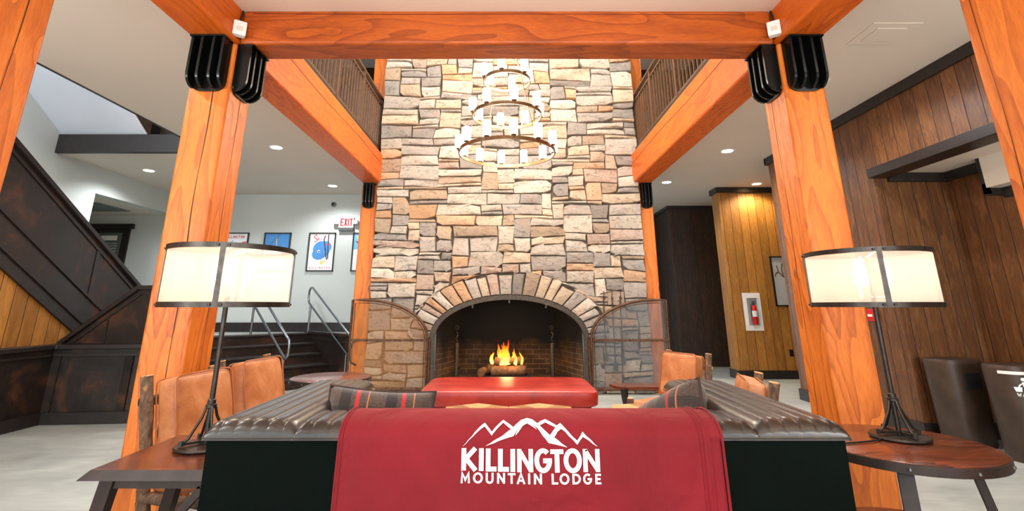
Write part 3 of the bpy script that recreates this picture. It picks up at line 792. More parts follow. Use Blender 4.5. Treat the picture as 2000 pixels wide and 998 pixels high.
ob('stone_facing', m, MT['stone'], ch, smooth=28, fixn=False)
# voussoirs
m = M(); angs = [180.0]
while angs[-1] > 0: angs.append(angs[-1] - rs.uniform(5.2, 9.8))
angs[-1] = 0
if angs[-2] < 4: angs.pop(-2)
for a0, a1 in zip(angs, angs[1:]):
    ext = rs.uniform(-.05, .02)
    def pt(a, g): 
        return (AX + (AA + FR + g) * math.cos(R(a)), SP + (AB + FR + g) * math.sin(R(a)))
    am = (a0 + a1) / 2
    poly = [pt(a1, .0), pt(a1, VO * .5), pt(a1 + rs.uniform(-.4, .4), VO + ext), pt(am, VO + ext + rs.uniform(-.01, .02)), pt(a0 + rs.uniform(-.4, .4), VO + ext), pt(a0, VO * .5), pt(a0, 0), pt(am, 0)]
    add_stone(m, poly, .05, rs)
ob('arch_stones', m, MT['stone'], ch, smooth=28, fixn=False)
m = M()
for k in range(60):
    a0, a1 = R(180 - 3 * k), R(177 - 3 * k)
    def q(a, g, y): return (AX + (AA + g) * math.cos(a), y, SP + (AB + g) * math.sin(a))
    m.poly([q(a0, 0, -.075), q(a1, 0, -.075), q(a1, FR, -.075), q(a0, FR, -.075)])
    m.poly([q(a0, 0, -.075), q(a1, 0, -.075), q(a1, 0, .06), q(a0, 0, .06)])
    m.poly([q(a0, FR, -.075), q(a1, FR, -.075), q(a1, FR, .02), q(a0, FR, .02)])
for s2 in (-1, 1):
    xa, xb = sorted((AX + s2 * AA, AX + s2 * (AA + FR))); m.box(xa, xb, -.075, .06, 0, SP)
ob('arch_frame', m, MT['iron'], ch, smooth=40)
m = M()
for a in (60, 90, 120):
    m.box(AX + AA * math.cos(R(a)) - .012, AX + AA * math.cos(R(a)) + .012, -.07, -.05, SP + AB * math.sin(R(a)) - .05, SP + AB * math.sin(R(a)) + .01)
ob('frame_tab', m, MT['iron'], ch)
# firebox
m = M()
def wallq(a, b, z0, z1): m.poly([(a[0], a[1], z0), (b[0], b[1], z0), (b[0], b[1], z1), (a[0], a[1], z1)])
FA, FB, FC, FD = (AX - AA + .01, .06), (AX - .78, 1.0), (AX + .78, 1.0), (AX + AA - .01, .06)
wallq(FA, FB, 0, 1.6); wallq(FB, FC, 0, 1.6); wallq(FC, FD, 0, 1.6)
m.poly([(FA[0], .05, 1.6), (FD[0], .05, 1.6), (FC[0], 1.0, 1.6), (FB[0], 1.0, 1.6)])
m.poly([(FA[0], .02, .16), (FD[0], .02, .16), (FC[0], 1.0, .16), (FB[0], 1.0, .16)]); m.poly([(FA[0], .02, .0), (FD[0], .02, .0), (FD[0], .02, .16), (FA[0], .02, .16)])
m.poly([(FA[0], .06, SP), (FD[0], .06, SP), (FD[0], .06, SP), (FA[0], .06, SP)]) if False else None
ob('firebox', m, MT['brick'], ch, fixn=False)

# fireplace screen doors
def screen_door(sx, mat, nm):
    # local x measured outward from hinge
    hx = AX + sx * (AA + FR + .03); W = 1.13; zt0, z0, zm = 1.31, .07, .77
    yo = -.12
    def fn(a, b, d): return (hx + sx * a, yo + d, b)
    prof = []
    for k in range(0, 13):
        a = R(90 * k / 12); prof.append((W * .86 * (1 - math.cos(a)) , zm + (zt0 - zm) * math.sin(a)))
    prof.append((W, zt0))
    out = [(0, z0)] + prof + [(W, z0)]
    fm = M(); fm.tube([fn(a, b, 0) for a, b in out], .021, 8, closed=True)
    inn = [(a * .93 + W * .035, z0 + .03 + (b - z0) * .94) for a, b in out]; fm.tube([fn(a, b, 0) for a, b in inn], .007, 6, closed=True)
    fr = ob('screen_door', fm, MT['rustiron'], ch, smooth=50, label=nm)
    q = M(); q.poly([fn(a, b, 0.002) for a, b in out]); ob('wire_mesh', q, mat, fr)
    q = M(); q.bar(fn(.02, zm - .03, 0), fn(W - .01, zm - .03, 0), .035, .035); ob('crossbar', q, MT['rustiron'], fr)
    q = M()
    for k in range(7): q.lathe([(.0, -.012), (.012, -.008), (.014, 0), (.012, .008), (0, .012)], fn(.08 + k * .16, zm - .03, -.02), 8)
    for k in range(6): q.lathe([(.0, -.01), (.011, -.006), (.012, 0), (.011, .006), (0, .01)], fn(W - .0, .15 + k * .2, -.02), 8)
    for k in range(5): q.lathe([(.0, -.01), (.011, -.006), (.012, 0), (.011, .006), (0, .01)], fn(.12 + k * .22, z0 + .03, -.02), 8)
    ob('rivets', q, MT['rustiron'], fr, smooth=60)
    q = M(); q.tube([fn(W - .09, .73, -.02), fn(W - .05, .70, -.05), fn(W - .035, .62, -.07), fn(W - .035, .52, -.07), fn(W - .06, .44, -.06), fn(W - .12, .40, -.02)], .013, 8); 
    if sx < 0: ob('handle', q, MT['iron'], fr, smooth=50)
    q = M(); q.tube([fn(-.03, z0, .02), fn(-.03, SP, .02)], .016, 8); ob('hinge', q, MT['rustiron'], fr, smooth=50)
screen_door(-1, MT['screenL'], 'amber mesh door opened to the left'); screen_door(1, MT['screenR'], 'mesh door with glare in its grey colour, opened to the right')

# fire tools hanging beside the arch
t = thing('fire_tool_rack', 'small iron rack of fire tools hung behind the right screen door', 'fire tools', (1.58, YF - .07, 0))
m = M(); m.tube([(-.17, 0, 1.40), (.18, 0, 1.47)], .008, 6); [m.tube([(x, 0, 1.44), (x, -.03, 1.41), (x - .01, -.035, 1.36), (x + .01, -.02, 1.33), (x, 0, 1.31)], .006, 6) for x in (-.12, .0, .13)]; ob('rack', m, MT['iron'], t, smooth=50)
for x, zb in ((-.13, .55), (.0, .42), (.12, .50)):
    m = M(); m.tube([(x, 0, 1.36), (x, 0, zb)], .009, 6); m.box(x - .03, x + .03, -.01, .01, zb - .1, zb); ob('tool', m, MT['iron'], t)

# andirons, logs, flames
def andiron(x, label):
    t = thing('andiron', label, 'andiron', (x, YF + .3, .16), 0)
    m = M(); m.tube([(0, 0, 0), (0, 0, .50)], [.032, .03], 10); m.tube([(0, 0, .5), (0, 0, .515)], [.04, .036], 10); ob('upright', m, MT['iron'], t, smooth=40)
    m = M(); pts = [(.012 * math.cos(k * .9), .012 * math.sin(k * .9), .515 + k * .017) for k in range(11)]; m.tube(pts, .010, 6)
    m.tube([(.022 * math.sin(a), 0, .74 - .03 * math.cos(a)) for a in [2 * math.pi * k / 12 for k in range(12)]], .008, 6, closed=True); ob('twisted_finial', m, MT['iron'], t, smooth=50)
    m = M(); m.bar((0, 0, .1), (0, .5, .1), .03, .03); m.bar((0, .5, 0), (0, .5, .1), .03, .03); ob('log_bar', m, MT['iron'], t)
andiron(-.77, 'wrought iron andiron with twisted top at the left of the fire'); andiron(.70, 'wrought iron andiron with twisted top at the right of the fire')
def logm(L, r, seed):
    m = M(); rr = random.Random(seed); n = 12; pts = [(-L / 2 + L * k / 8, rr.uniform(-.008, .008), rr.uniform(-.008, .008)) for k in range(9)]
    m.tube(pts, [r * rr.uniform(.92, 1.08) for _ in pts], n); return m
for (x, y, z, rz, L, r, lb) in ((.02, 8.12, .16, 4, .52, .075, 'thick split log lying lowest and in front in the fire'), (-.02, 8.28, .17, -7, .55, .07, 'log at the back of the burning pile'), (.03, 8.19, .30, 12, .46, .062, 'burning log on top of the pile'), (-.33, 8.3, .14, 70, .4, .06, 'pale unburnt log lying at the left of the fire')):
    o = ob('fire_log', logm(L, r, int(x * 100 + y * 10)), MT['charwood'], loc=(x, y, z + .10), rot=(0, 0, R(rz)), smooth=50); tag(o, lb, 'log', 'logs burning in the fireplace')
m = M()
for k in range(5): m.bar((-.3 + .15 * k, -.18, .0), (-.3 + .15 * k, .2, .0), .02, .02)
m.bar((-.36, -.16, 0.0), (.36, -.16, 0), .025, .025)
for a in (-.34, .34):
    for b in (-.16, .18): m.bar((a, b, -.025), (a, b, .02), .02, .02)
o = ob('fire_grate', m, MT['blackp'], loc=(0, 8.2, .187)); tag(o, 'black iron grate under the burning logs', 'fire grate')
fl = thing('fire_flames', 'orange and yellow flames rising from the logs in the fireplace', 'fire', (0, 8.14, .35))
rf = random.Random(3)
for k in range(26):
    x = rf.gauss(0, .11); x = max(-.24, min(.24, x)); y = rf.uniform(-.10, .12); H = rf.uniform(.10, .34) * (1.2 - abs(x) * 3.0); w = rf.uniform(.018, .05); ph = rf.uniform(0, 6)
    pts = [(x + .02 * math.sin(ph + 4 * q / 10) * q / 6 , y, H * q / 10) for q in range(11)]
    m = M(); m.tube(pts, [w * (.55 + .9 * (q / 10)) * (1 - (q / 10)) ** .8 + .0008 for q in range(11)], 10, caps=False); ob('flame', m, MT['flame'], fl, smooth=80)
def plight(name, par, loc, e, color, r=.05):
    d = bpy.data.lights.new(name, 'POINT'); d.energy = e; d.color = color; d.shadow_soft_size = r
    o = bpy.data.objects.new(name, d); COL.objects.link(o); o.location = loc
    if par: o.parent = par
    return o
plight('fire_light', fl, (0, -.12, .22), FIRE_W, (1, .55, .22), .1)

# ================================================================== BALCONY RAILINGS
for sx, side in ((-1, 'left'), (1, 'right')):
    t = thing('balcony_railing', 'brown upstairs railing with upright bars above the %s beam' % side, 'railing', (sx * 2.17, 0, 3.72))
    m = M(); m.box(-.035, .035, 3.62, 7.98, .93, .97); ob('handrail', m, MT['railwood'], t, bevel=.008)
    m = M(); m.box(-.02, .02, 3.62, 7.98, .83, .86); ob('upper_rail', m, MT['railwood'], t)
    m = M(); m.box(-.02, .02, 3.62, 7.98, .05, .09); ob('bottom_rail', m, MT['railwood'], t)
    for y in (3.65, 4.7, 5.75, 6.8, 7.9):
        m = M(); m.box(-.028, .028, y - .028, y + .028, -.005, .95); ob('newel', m, MT['railwood'], t)
    y = 3.8
    while y < 7.88:
        m = M(); m.box(-.012, .012, y - .012, y + .012, .08, .84); ob('baluster', m, MT['railwood'], t); y += .115

# ================================================================== DOWNLIGHTS
def downlight(x, y, z, label, mat, e, color, spot=True):
    t = thing('recessed_downlight', label, 'ceiling light', (x, y, z), 0, 'round recessed lights in the ceilings')
    m = M(); n = 28
    m.lathe([(.075, -.003), (.098, -.006), (.102, 0), (.075, .0)], (0, 0, 0), n, cap=False); ob('trim_ring', m, MT['white'], t, smooth=60)
    m = M(); m.lathe([(.001, -.004), (.076, -.004)], (0, 0, 0), n, cap=False); ob('lens', m, mat, t)
    d = bpy.data.lights.new('downlight_beam', 'SPOT'); d.energy = e; d.color = color; d.spot_size = R(150); d.spot_blend = .6; d.shadow_soft_size = .07
    o = bpy.data.objects.new('downlight_beam', d); COL.objects.link(o); o.parent = t; o.location = (0, 0, -.012)
cool = (.96, .98, 1.0)
for x, y, lb in ((-3.3, 6.71, 'round ceiling downlight left of the long left beam, nearer one'), (-6.0, 7.96, 'round ceiling downlight beyond the dark fascia near the left wall'), (-3.29, 9.05, 'round ceiling downlight close to the back wall above the exit sign'),
                 (3.155, 4.57, 'round ceiling downlight beside the bracket of the right post'), (3.23, 6.88, 'round ceiling downlight right of the long right beam, middle one'), (2.93, 8.77, 'round ceiling downlight just right of the chimney')):
    downlight(x, y, CZ, lb, MT['led'], DOWN_W, cool)
downlight(4.64, 8.89, CZ, 'small warm downlight washing the amber plank wall', MT['ledwarm'], DOWN_W * .9, (1, .8, .52))
downlight(-3.1, 8.3, 6.2, 'downlight in the upstairs ceiling seen through the left railing', MT['led'], DOWN_W, cool)
downlight(3.0, 8.1, 6.2, 'downlight in the upstairs ceiling seen through the right railing', MT['led'], DOWN_W, cool)
for x, y, lb in ((-3.2, 3.0, 'added ceiling downlight hidden behind the nearest left post'), (3.2, 1.6, 'added ceiling downlight beyond the upper right corner of the picture'), (-3.2, .6, 'added ceiling downlight above and left of the camera')): downlight(x, y, CZ, lb, MT['led'], DOWN_W, cool)  # extra unseen downlights, added to brighten the near floor
# hatch on the right ceiling
t = thing('ceiling_hatch', 'square white access panel in the ceiling at the upper right', 'hatch', (3.14, 3.66, CZ))
m = M(); m.box(-.20, .20, -.17, .17, -.006, 0); ob('frame', m, MT['ceil'], t, bevel=.002)
m = M(); m.box(-.12, .12, -.10, .10, -.012, -.006); ob('panel', m, MT['ceil'], t, bevel=.002)

# ================================================================== CHANDELIER
cd = thing('chandelier', 'three tier bronze ring chandelier with frosted glass cylinder shades before the chimney', 'chandelier', (0, 5.6, 2.98))
RG = [(.0, .575, 12, .13), (.47, .425, 8, .2), (.93, .295, 6, .3)]
for dz, r, n, ph in RG:
    m = M(); m.lathe([(r - .014, -.02), (r, -.02), (r, .02), (r - .014, .02), (r - .014, -.02)], (0, 0, dz), 64, cap=False); ob('ring', m, MT['bronze'], cd, smooth=40)
    for k in range(n):
        a = ph + 2 * math.pi * k / n; x, y = (r - .005) * math.cos(a), (r - .005) * math.sin(a)
        m = M(); m.lathe([(.001, .03), (.043, .03), (.046, .05), (.046, .19), (.042, .195)], (x, y, dz), 18); sh = ob('glass_shade', m, MT['frost'], cd, smooth=50)
        m = M(); m.lathe([(.012, 0), (.012, .02), (.034, .024), (.036, .034)], (x, y, dz), 12); ob('shade_cup', m, MT['bronze'], sh, smooth=50)
    plight('chandelier_tier_light', cd, (0, 0, dz + .12), CHAND_W, (1, .84, .68), .25)
for (z0, r0), (z1, r1) in (((0, .565), (.47, .42)), ((.47, .415), (.93, .29)), ((.93, .285), (1.6, .03))):
    for k in range(4):
        a = .6 + k * math.pi / 2; m = M(); m.tube([(r0 * math.cos(a), r0 * math.sin(a), z0), (r1 * math.cos(a), r1 * math.sin(a), z1)], .0045, 6); ob('suspension_rod', m, MT['bronze'], cd)
m = M(); m.tube([(0, 0, 1.6), (0, 0, 4.5)], .012, 8); ob('stem', m, MT['bronze'], cd)

# ================================================================== HANDRAILS ON THE STAIRS
def handrail(L, label, run=1.55):
    base = A0 + u * L
    t = thing('stair_handrail', label, 'handrail', (base.x, base.y, .75), math.atan2(vv.y, vv.x))
    def pz(x, h): return h - .5 * max(0, x)
    up, lo = .80, .50
    pts = [(0.0, 0, lo - .0), (-.06, 0, lo + .03), (-.10, 0, lo + .12), (-.09, 0, up - .06), (-.04, 0, up), (.03, 0, up - .0)]
    pts += [(run, 0, pz(run, up)), (run + .07, 0, pz(run, up) - .03), (run + .10, 0, pz(run, up) - .12), (run + .08, 0, pz(run, lo) + .06), (run, 0, pz(run, lo))]
    m = M(); m.tube(pts, .019, 10, closed=True); ob('rail', m, MT['steel'], t, smooth=60)
    m = M(); m.tube([(0.02, 0, 0), (.02, 0, lo)], .019, 10); ob('upright', m, MT['steel'], t, smooth=60)
    m = M(); m.tube([(run - .05, 0, -.75), (run - .05, 0, pz(run - .05, lo))], .019, 10); ob('upright', m, MT['steel'], t, smooth=60)
handrail(.02, 'steel stair handrail nearest the chimney'); handrail(1.0, 'steel handrail in the middle of the stairs, behind the left lamp'); handrail(2.3, 'steel handrail at the left edge of the stairs, half behind the post')

# ================================================================== POSTERS, SIGNS ON THE BACK WALL
def poster(xc, label, kind):
    t = thing('framed_poster', label, 'poster', (xc, YB - .002, 1.874), 0, 'framed travel posters on the back wall')
    W, H = .53, .755
    m = M(); 
    for q in ((-W / 2, -W / 2 + .022, 0, H), (W / 2 - .022, W / 2, 0, H)): m.box(q[0], q[1], -.03, 0, q[2], q[3])
    m.box(-W / 2, W / 2, -.03, 0, 0, .022); m.box(-W / 2, W / 2, -.03, 0, H - .022, H); ob('frame', m, MT['blackp'], t)
    mats = [MT[k] for k in ('p_white', 'p_sky', 'p_red', 'p_dark', 'p_blue', 'p_brown', 'p_yellow')]
    m = M(); w, h = W / 2 - .02, H
    def fn(d): return lambda a, b: (a, -.012 - d, b)
    def add(polys, idx, d): m.cur = idx; put(m, polys, fn(d))
    bgi = {0: 0, 1: 4, 2: 0, 3: 0}[kind]
    add([[(-w, .02), (w, .02), (w, H - .02), (-w, H - .02)]], bgi, 0)
    if kind == 0:
        add(text('KILLINGTON', -.20, .645, .055, .0355, .010, .22), 2, .002)
        add([[(-.2, .35), (-.05, .46), (.1, .52), (.22, .56), (.22, .45), (.05, .40), (-.1, .34)]], 5, .001)
        add([[(.02, .50), (.12, .56), (.22, .585), (.22, .53), (.1, .50)]], 2, .002)
        add([[(-.2, .20), (.2, .28), (.2, .24), (-.15, .12)]], 4, .001)
        add([[(-w, .42), (-.05, .6), (-.02, .60), (-w, .38)]], 1, .001)
    if kind == 1:
        add([[(-w, .02), (w, .02), (w, .30), (.12, .36), (0.02, .44), (-.08, .50), (-.15, .45), (-w, .40)]], 0, .001)
        add(stroke([(-w + .01, .40), (.04, .72)], .008), 3, .002); add(stroke([(-.02, .64), (-.0, .48)], .012), 6, .002)
        for x, z in ((-.17, .40), (-.1, .37), (.02, .34), (.1, .37), (.06, .29), (-.04, .27), (.17, .28)): add([arc(x, z, .016, .022, 0, 330, 8)], 2 if x * 100 % 2 < 1 else 3, .002)
    if kind == 2:
        add([arc(0, .42, .17, .17, 0, 340, 18)], 4, .001); add([arc(.06, .47, .14, .12, 0, 340, 14)], 4, .0012); add([arc(-.05, .33, .13, .11, 0, 340, 14)], 4, .0014)
        add(glyph('S', -.17, -.09, .57, .71, .016), 2, .002); add(glyph('K', -.09, -.045, .60, .66, .010), 2, .002); add(glyph('I', -.035, -.015, .60, .66, .010), 2, .002)
        add(stroke([(.06, .70), (.035, .62), (.07, .45), (.12, .22)], .022), 3, .002); add(stroke([(.12, .72), (.125, .5), (.14, .24)], .022), 3, .0022)
        add(stroke([(.14, .60), (.1, .42), (.0, .17)], .005), 5, .003); add([arc(.125, .52, .03, .022, 0, 330, 8)], 2, .003)
        add([arc(-.05, .385, .028, .03, 0, 330, 10)], 0, .002); add([arc(-.048, .38, .016, .018, 0, 330, 10)], 3, .003)
        add([[(-.02, .17), (.06, .21), (.1, .19), (.03, .12)]], 6, .0015)
        add(text('KILLINGTON', -.21, .05, .035, .030, .006, .55), 2, .002)
    if kind == 3:
        add([[(-w, .42), (-w, H - .02), (w, H - .02), (w, .38), (0, .45)]], 1, .001); add([arc(-.13, .66, .05, .05, 0, 340, 12)], 6, .002)
        add([[(-.22, .60), (-.1, .56), (-.05, .50), (-.12, .50)]], 5, .002)
    ob('print', m, mats, t, fixn=False)
    return t
poster(-5.39, 'framed poster with red lettering over a brown slope, leftmost on the back wall', 0)
poster(-4.55, 'framed blue poster of a ski lift over a snowy crowd', 1)
poster(-3.66, 'framed white poster with crossed skis on a blue patch', 2)
poster(-2.79, 'framed poster cut off by the far timber post', 3)
SGN = plain('sign_white', (196, 198, 196), .5, var=.03)
t = thing('exit_sign', 'white exit sign with red letters and two lamp heads on the back wall', 'exit sign', (-3.2, YB - .002, 2.72))
m = M(); m.box(-.15, .15, -.07, 0, .0, .21); ob('housing', m, SGN, t, bevel=.008)
m = M(); put(m, text('EXIT', -.112, .035, .15, .062, .022, .20), lambda a, b: (a, -.072, b)); ob('lettering', m, MT['red'], t, fixn=False)
m = M(); m.box(-.14, .15, -.075, -.0, -.062, -.0); ob('battery_box', m, plain('sign_grey', (74, 74, 74), .5), t, bevel=.005)
for sx in (-1, 1):
    m = M(); m.lathe([(.02, -.03), (.055, -.02), (.06, .03), (.05, .06), (.01, .07)], (sx * .19, -.06, .09), 16); ob('lamp_head', m, SGN, t, smooth=50)
t = thing('wall_strobe', 'small round fire alarm strobe high on the back wall', 'alarm', (-3.5, YB - .002, 3.2)); m = M(); m.lathe([(.05, 0), (.05, .03), (.03, .06), (.005, .07)], (0, 0, 0), 16)
mm = M(); mm.v = [(x, -z, y) for x, y, z in m.v]; mm.f = m.f; mm.m = m.m; mm.c = m.c; ob('dome', mm, plain('strobe_grey', (120, 120, 116), .4), t, smooth=50)
m = M(); m.lathe([(.03, 0), (.03, .012)], (0, 0, .0), 12); mm = M(); mm.v = [(x, -z - .06, y) for x, y, z in m.v]; mm.f = m.f; mm.m = m.m; mm.c = m.c; ob('lens', mm, MT['blackp'], t)
m = M(); m.box(-5.83, -5.74, YB - .04, YB - .001, 2.68, 2.83); o = ob('wall_horn', m, MT['blackp'], bevel=.006); tag(o, 'small dark box on the back wall beside the left timber post', 'alarm')

# ================================================================== RIGHT WALL FITTINGS
t = thing('extinguisher_cabinet', 'white framed recessed fire extinguisher cabinet on the amber plank wall', 'cabinet', (4.41, 9.2, .80))
m = M(); W, H = .155, .65
for q in ((-W, -W + .06, 0, H), (W - .06, W, 0, H)): m.box(q[0], q[1], -.025, 0, q[2], q[3])
m.box(-W + .06, W - .06, -.025, 0, 0, .09); m.box(-W + .06, W - .06, -.025, 0, H - .09, H); ob('frame', m, MT['white'], t)
m = M(); m.box(-W + .05, W - .05, -.006, -.001, .05, H - .05); ob('back_panel', m, plain('cabinet_grey', (150, 154, 152), .5), t)
m = M(); m.poly([(-W + .06, -.108, .09), (W - .06, -.108, .09), (W - .06, -.108, H - .09), (-W + .06, -.108, H - .09)])
m.poly([(-W + .06, -.108, .09), (-W + .06, -.02, .09), (-W + .06, -.02, H - .09), (-W + .06, -.108, H - .09)]); m.poly([(W - .06, -.108, .09), (W - .06, -.02, .09), (W - .06, -.02, H - .09), (W - .06, -.108, H - .09)])
ob('bubble_cover', m, MT['glass'], t)
t = thing('fire_extinguisher', 'red fire extinguisher with white label inside the white cabinet', 'fire extinguisher', (4.41, 9.135, .90))
m = M(); m.lathe([(.01, 0), (.042, .005), (.045, .02), (.045, .28), (.035, .32), (.015, .34)], (0, 0, 0), 18); ob('cylinder', m, MT['red'], t, smooth=50)
m = M(); m.lathe([(.0462, .14), (.0462, .24)], (0, 0, 0), 18, cap=False); m2 = ob('paper_label', m, MT['white'], t)
m = M(); m.lathe([(.014, .34), (.016, .37), (.01, .38)], (0, 0, 0), 10); m.bar((-.03, 0, .385), (.05, 0, .41), .015, .01); m.bar((-.02, 0, .375), (.05, 0, .372), .015, .008); ob('valve', m, MT['blackp'], t)
m = M(); m.tube([(-.015, 0, .36), (-.045, 0, .35), (-.052, 0, .28), (-.052, 0, .14)], .008, 8); ob('hose', m, MT['blackp'], t)
t = thing('framed_picture', 'framed grey picture of antlers on the amber plank wall', 'picture', (5.17, 9.198, 1.22))
m = M(); W, H = .33, .885
for q in ((-W, -W + .02, 0, H), (W - .02, W, 0, H)): m.box(q[0], q[1], -.03, 0, q[2], q[3])
m.box(-W, W, -.03, 0, 0, .02); m.box(-W, W, -.03, 0, H - .02, H); ob('frame', m, MT['blackp'], t)
m = M(); m.cur = 0; m.poly([(-W + .015, -.012, .015), (W - .015, -.012, .015), (W - .015, -.012, H - .015), (-W + .015, -.012, H - .015)]); m.cur = 1
for s in ([(-.02, .47), (-.12, .52), (-.2, .60), (-.22, .72)], [(-.12, .52), (-.14, .66), (-.11, .76)], [(-.05, .49), (-.06, .60), (-.02, .70)], [(-.2, .60), (-.25, .58), (-.27, .52)], [(.02, .47), (.12, .52), (.2, .60), (.22, .72)], [(.12, .52), (.14, .66), (.11, .76)], [(-.03, .47), (-.03, .3), (.03, .3), (.03, .47)]): put(m, stroke(s, .02), lambda a, b: (a, -.014, b))
ob('canvas', m, [MT['canvas'], MT['p_brown']], t, fixn=False)
t = thing('wall_outlet', 'black power outlet low on the amber plank wall', 'outlet', (5.0, 9.2, .37)); m = M(); m.box(-.035, .035, -.008, 0, 0, .115); ob('plate', m, MT['blackp'], t, bevel=.003); m = M(); m.box(-.018, .018, -.012, -.008, .02, .05); m.box(-.018, .018, -.012, -.008, .065, .095); ob('sockets', m, MT['void'], t)
t = thing('fire_pull_station', 'small red box on the brown plank wall behind the right lamp pole', 'alarm', (3.999, 5.6, 1.06)); m = M(); m.box(-.035, 0, -.055, .055, 0, .13); ob('housing', m, MT['red'], t, bevel=.006); m = M(); m.box(-.045, -.035, -.03, .03, .05, .075); ob('pull_bar', m, MT['white'], t)

# waste bins
def bin_(loc, label, waste):
    t = thing('waste_bin', label, 'bin', loc, R(12))
    def prof(s, z, k=1.0):
        n = 32; out = []
        for j in range(n):
            a = 2 * math.pi * j / n; c, si = math.cos(a), math.sin(a)
            out.append((.235 * k * s * math.copysign(abs(c) ** .6, c), .17 * k * s * math.copysign(abs(si) ** .8, si), z))
        return out
    m = M(); zs = [(.86, 0), (.88, .01), (.95, .5), (.98, .70), (.98, .715), (.94, .74)] ; rings = [[m.V(p) for p in prof(s, z)] for s, z in zs]
    for Aa, Bb in zip(rings, rings[1:]):
        for j in range(32): m.F((Aa[j], Aa[(j + 1) % 32], Bb[(j + 1) % 32], Bb[j]))
    m.F(rings[-1]); m.F(rings[0][::-1]); ob('body', m, MT['binmat'], t, smooth=40)
    if not waste:
        m = M(); m.prism([(-.10, .49), (.06, .49), (.07, .50), (.07, .62), (.06, .63), (-.10, .63), (-.11, .62), (-.11, .50)], lambda a, b, d: (a, d, b), -.172, -.14); ob('opening', m, MT['void'], t)
    else:
        m = M(); m.grid(lambda a, b: (.236 * math.copysign(abs(math.cos(R(185 + 170 * a))) ** .6, math.cos(R(185 + 170 * a))), .172 * math.copysign(abs(math.sin(R(185 + 170 * a))) ** .8, math.sin(R(185 + 170 * a))), .675 + .025 * b), 24, 1); ob('liner_edge', m, MT['white'], t)
        m = M(); 
        def f3(a, b):
            x_ = a - .158; b = b + .055; c_ = min(.999, abs(x_) / (.235 * .97)) ** (1 / .6); return (x_, -(.17 * .972) * (1 - c_ * c_) ** .4 - .002, b)
        put(m, text('WASTE', -.045, .455, .024, .019, .005, .2), f3); put(m, [arc(.0, .585, .014, .014, 0, 340, 10)], f3); put(m, stroke([(0, .565), (.005, .52), (0, .49)], .022) + stroke([(0, .56), (-.025, .54), (-.03, .525)], .008) + [[(-.045, .49), (-.02, .49), (-.015, .525), (-.05, .525)]], f3); ob('waste_symbol', m, MT['print'], t, fixn=False)
bin_((4.23, 5.0, 0), 'dark brown waste bin with a black opening, left of the one marked WASTE', False)
bin_((4.35, 4.52, 0), 'dark brown waste bin marked WASTE, cut by the right edge', True)

# ================================================================== TABLES
def round_table(loc, label, r, zt_, shelf, legm, rz=0, nl=4):
    t = thing('round_side_table', label, 'table', loc, rz, 'round side tables with metal bands')
    m = M(); m.lathe([(.01, zt_ - .03), (r - .012, zt_ - .03), (r - .008, zt_ - .002), (r - .012, zt_), (.01, zt_)], (0, 0, 0), 64); ob('tabletop', m, MT['tabletop'], t, smooth=40)
    m = M(); m.lathe([(r - .01, zt_ - .04), (r, zt_ - .04), (r, zt_ - .004), (r - .01, zt_ - .004), (r - .01, zt_ - .04)], (0, 0, 0), 64, cap=False); ob('metal_band', m, MT['tableleg'], t, smooth=40)
    for k in range(10):
        m = M(); a = 2 * math.pi * k / 10 + .2; m.lathe([(.001, -.008), (.008, -.005), (.008, .005), (.001, .008)], (r * math.cos(a), r * math.sin(a), zt_ - .022), 8)
        ob('band_bolt', m, MT['steel'], t, smooth=60)
    for k in range(nl):
        a = 2 * math.pi * (k + .5) / nl; c, s = math.cos(a), math.sin(a)
        m = M(); m.bar((c * (r - .14), s * (r - .14), zt_ - .03), (c * (r - .03), s * (r - .03), .0), .06, .035, (c, s, 0)); ob('leg', m, legm, t, bevel=.004)
    m = M()
    for k in range(nl // 2):
        a = 2 * math.pi * (k + .5) / nl; c, s = math.cos(a), math.sin(a); m.bar((c * (r - .14), s * (r - .14), zt_ - .055), (-c * (r - .14), -s * (r - .14), zt_ - .055), .04, .05)
    ob('apron', m, legm, t)
    if shelf:
        m = M(); m.lathe([(.01, .2), (r - .07, .2), (r - .065, .225), (.01, .225)], (0, 0, 0), 48); ob('shelf', m, MT['tableleg'] if False else MT['tabletop'], t, smooth=40)
    return t
round_table((1.85, 2.585, 0), 'round wood table with bolted metal band, under the right lamp', .385, .60, True, MT['tableleg'], R(10))
round_table((-1.60, 4.83, 0), 'small round wooden table near the stairs, left of the red ottoman', .355, .60, False, MT['redleg'], R(20))
# left end table
t = thing('end_table', 'wooden end table with a thick tapered edge under the left lamp', 'table', (-1.40, 2.45, 0))
m = M(); m.prism([(-.25, -.28), (.29, -.28), (.29, .28), (-.25, .28)], lambda a, b, d: (a, b, d), .575, .6)
m = M()
top = [(-.235, -.272), (.295, -.272), (.295, .272), (-.235, .272)]; bot = [(-.275, -.285), (.30, -.285), (.30, .285), (-.275, .285)]
A = [m.V((a, b, .60)) for a, b in top]; B = [m.V((a, b, .565)) for a, b in bot]; m.F(A); m.F(B[::-1]); [m.F((A[k], A[(k + 1) % 4], B[(k + 1) % 4], B[k])) for k in range(4)]
mt2 = M(); mt2.v = m.v[:]; mt2.f = m.f; mt2.m = [0] + [1] * 5; mt2.c = m.c
ob('tabletop', mt2, [MT['tabletop'], MT['tableleg']], t)
for a, b in ((-.17, -.24), (.26, -.24), (-.17, .24), (.26, .24)):
    m = M(); m.bar((a, b, .565), (a - (.10 if a < 0 else -.01), b, 0), .055, .05, (0, 1, 0)); ob('leg', m, MT['tableleg'], t, bevel=.004)
for s_ in (-1, 1): m = M(); m.box(-.17, .26, *sorted((s_ * .225, s_ * .255)), .53, .565); ob('apron', m, MT['tableleg'], t)
for s_ in (-1, 1): m = M(); m.bar((.20, s_ * .24, .53), (-.20, s_ * .24, .08), .03, .03); ob('brace', m, MT['tableleg'], t)
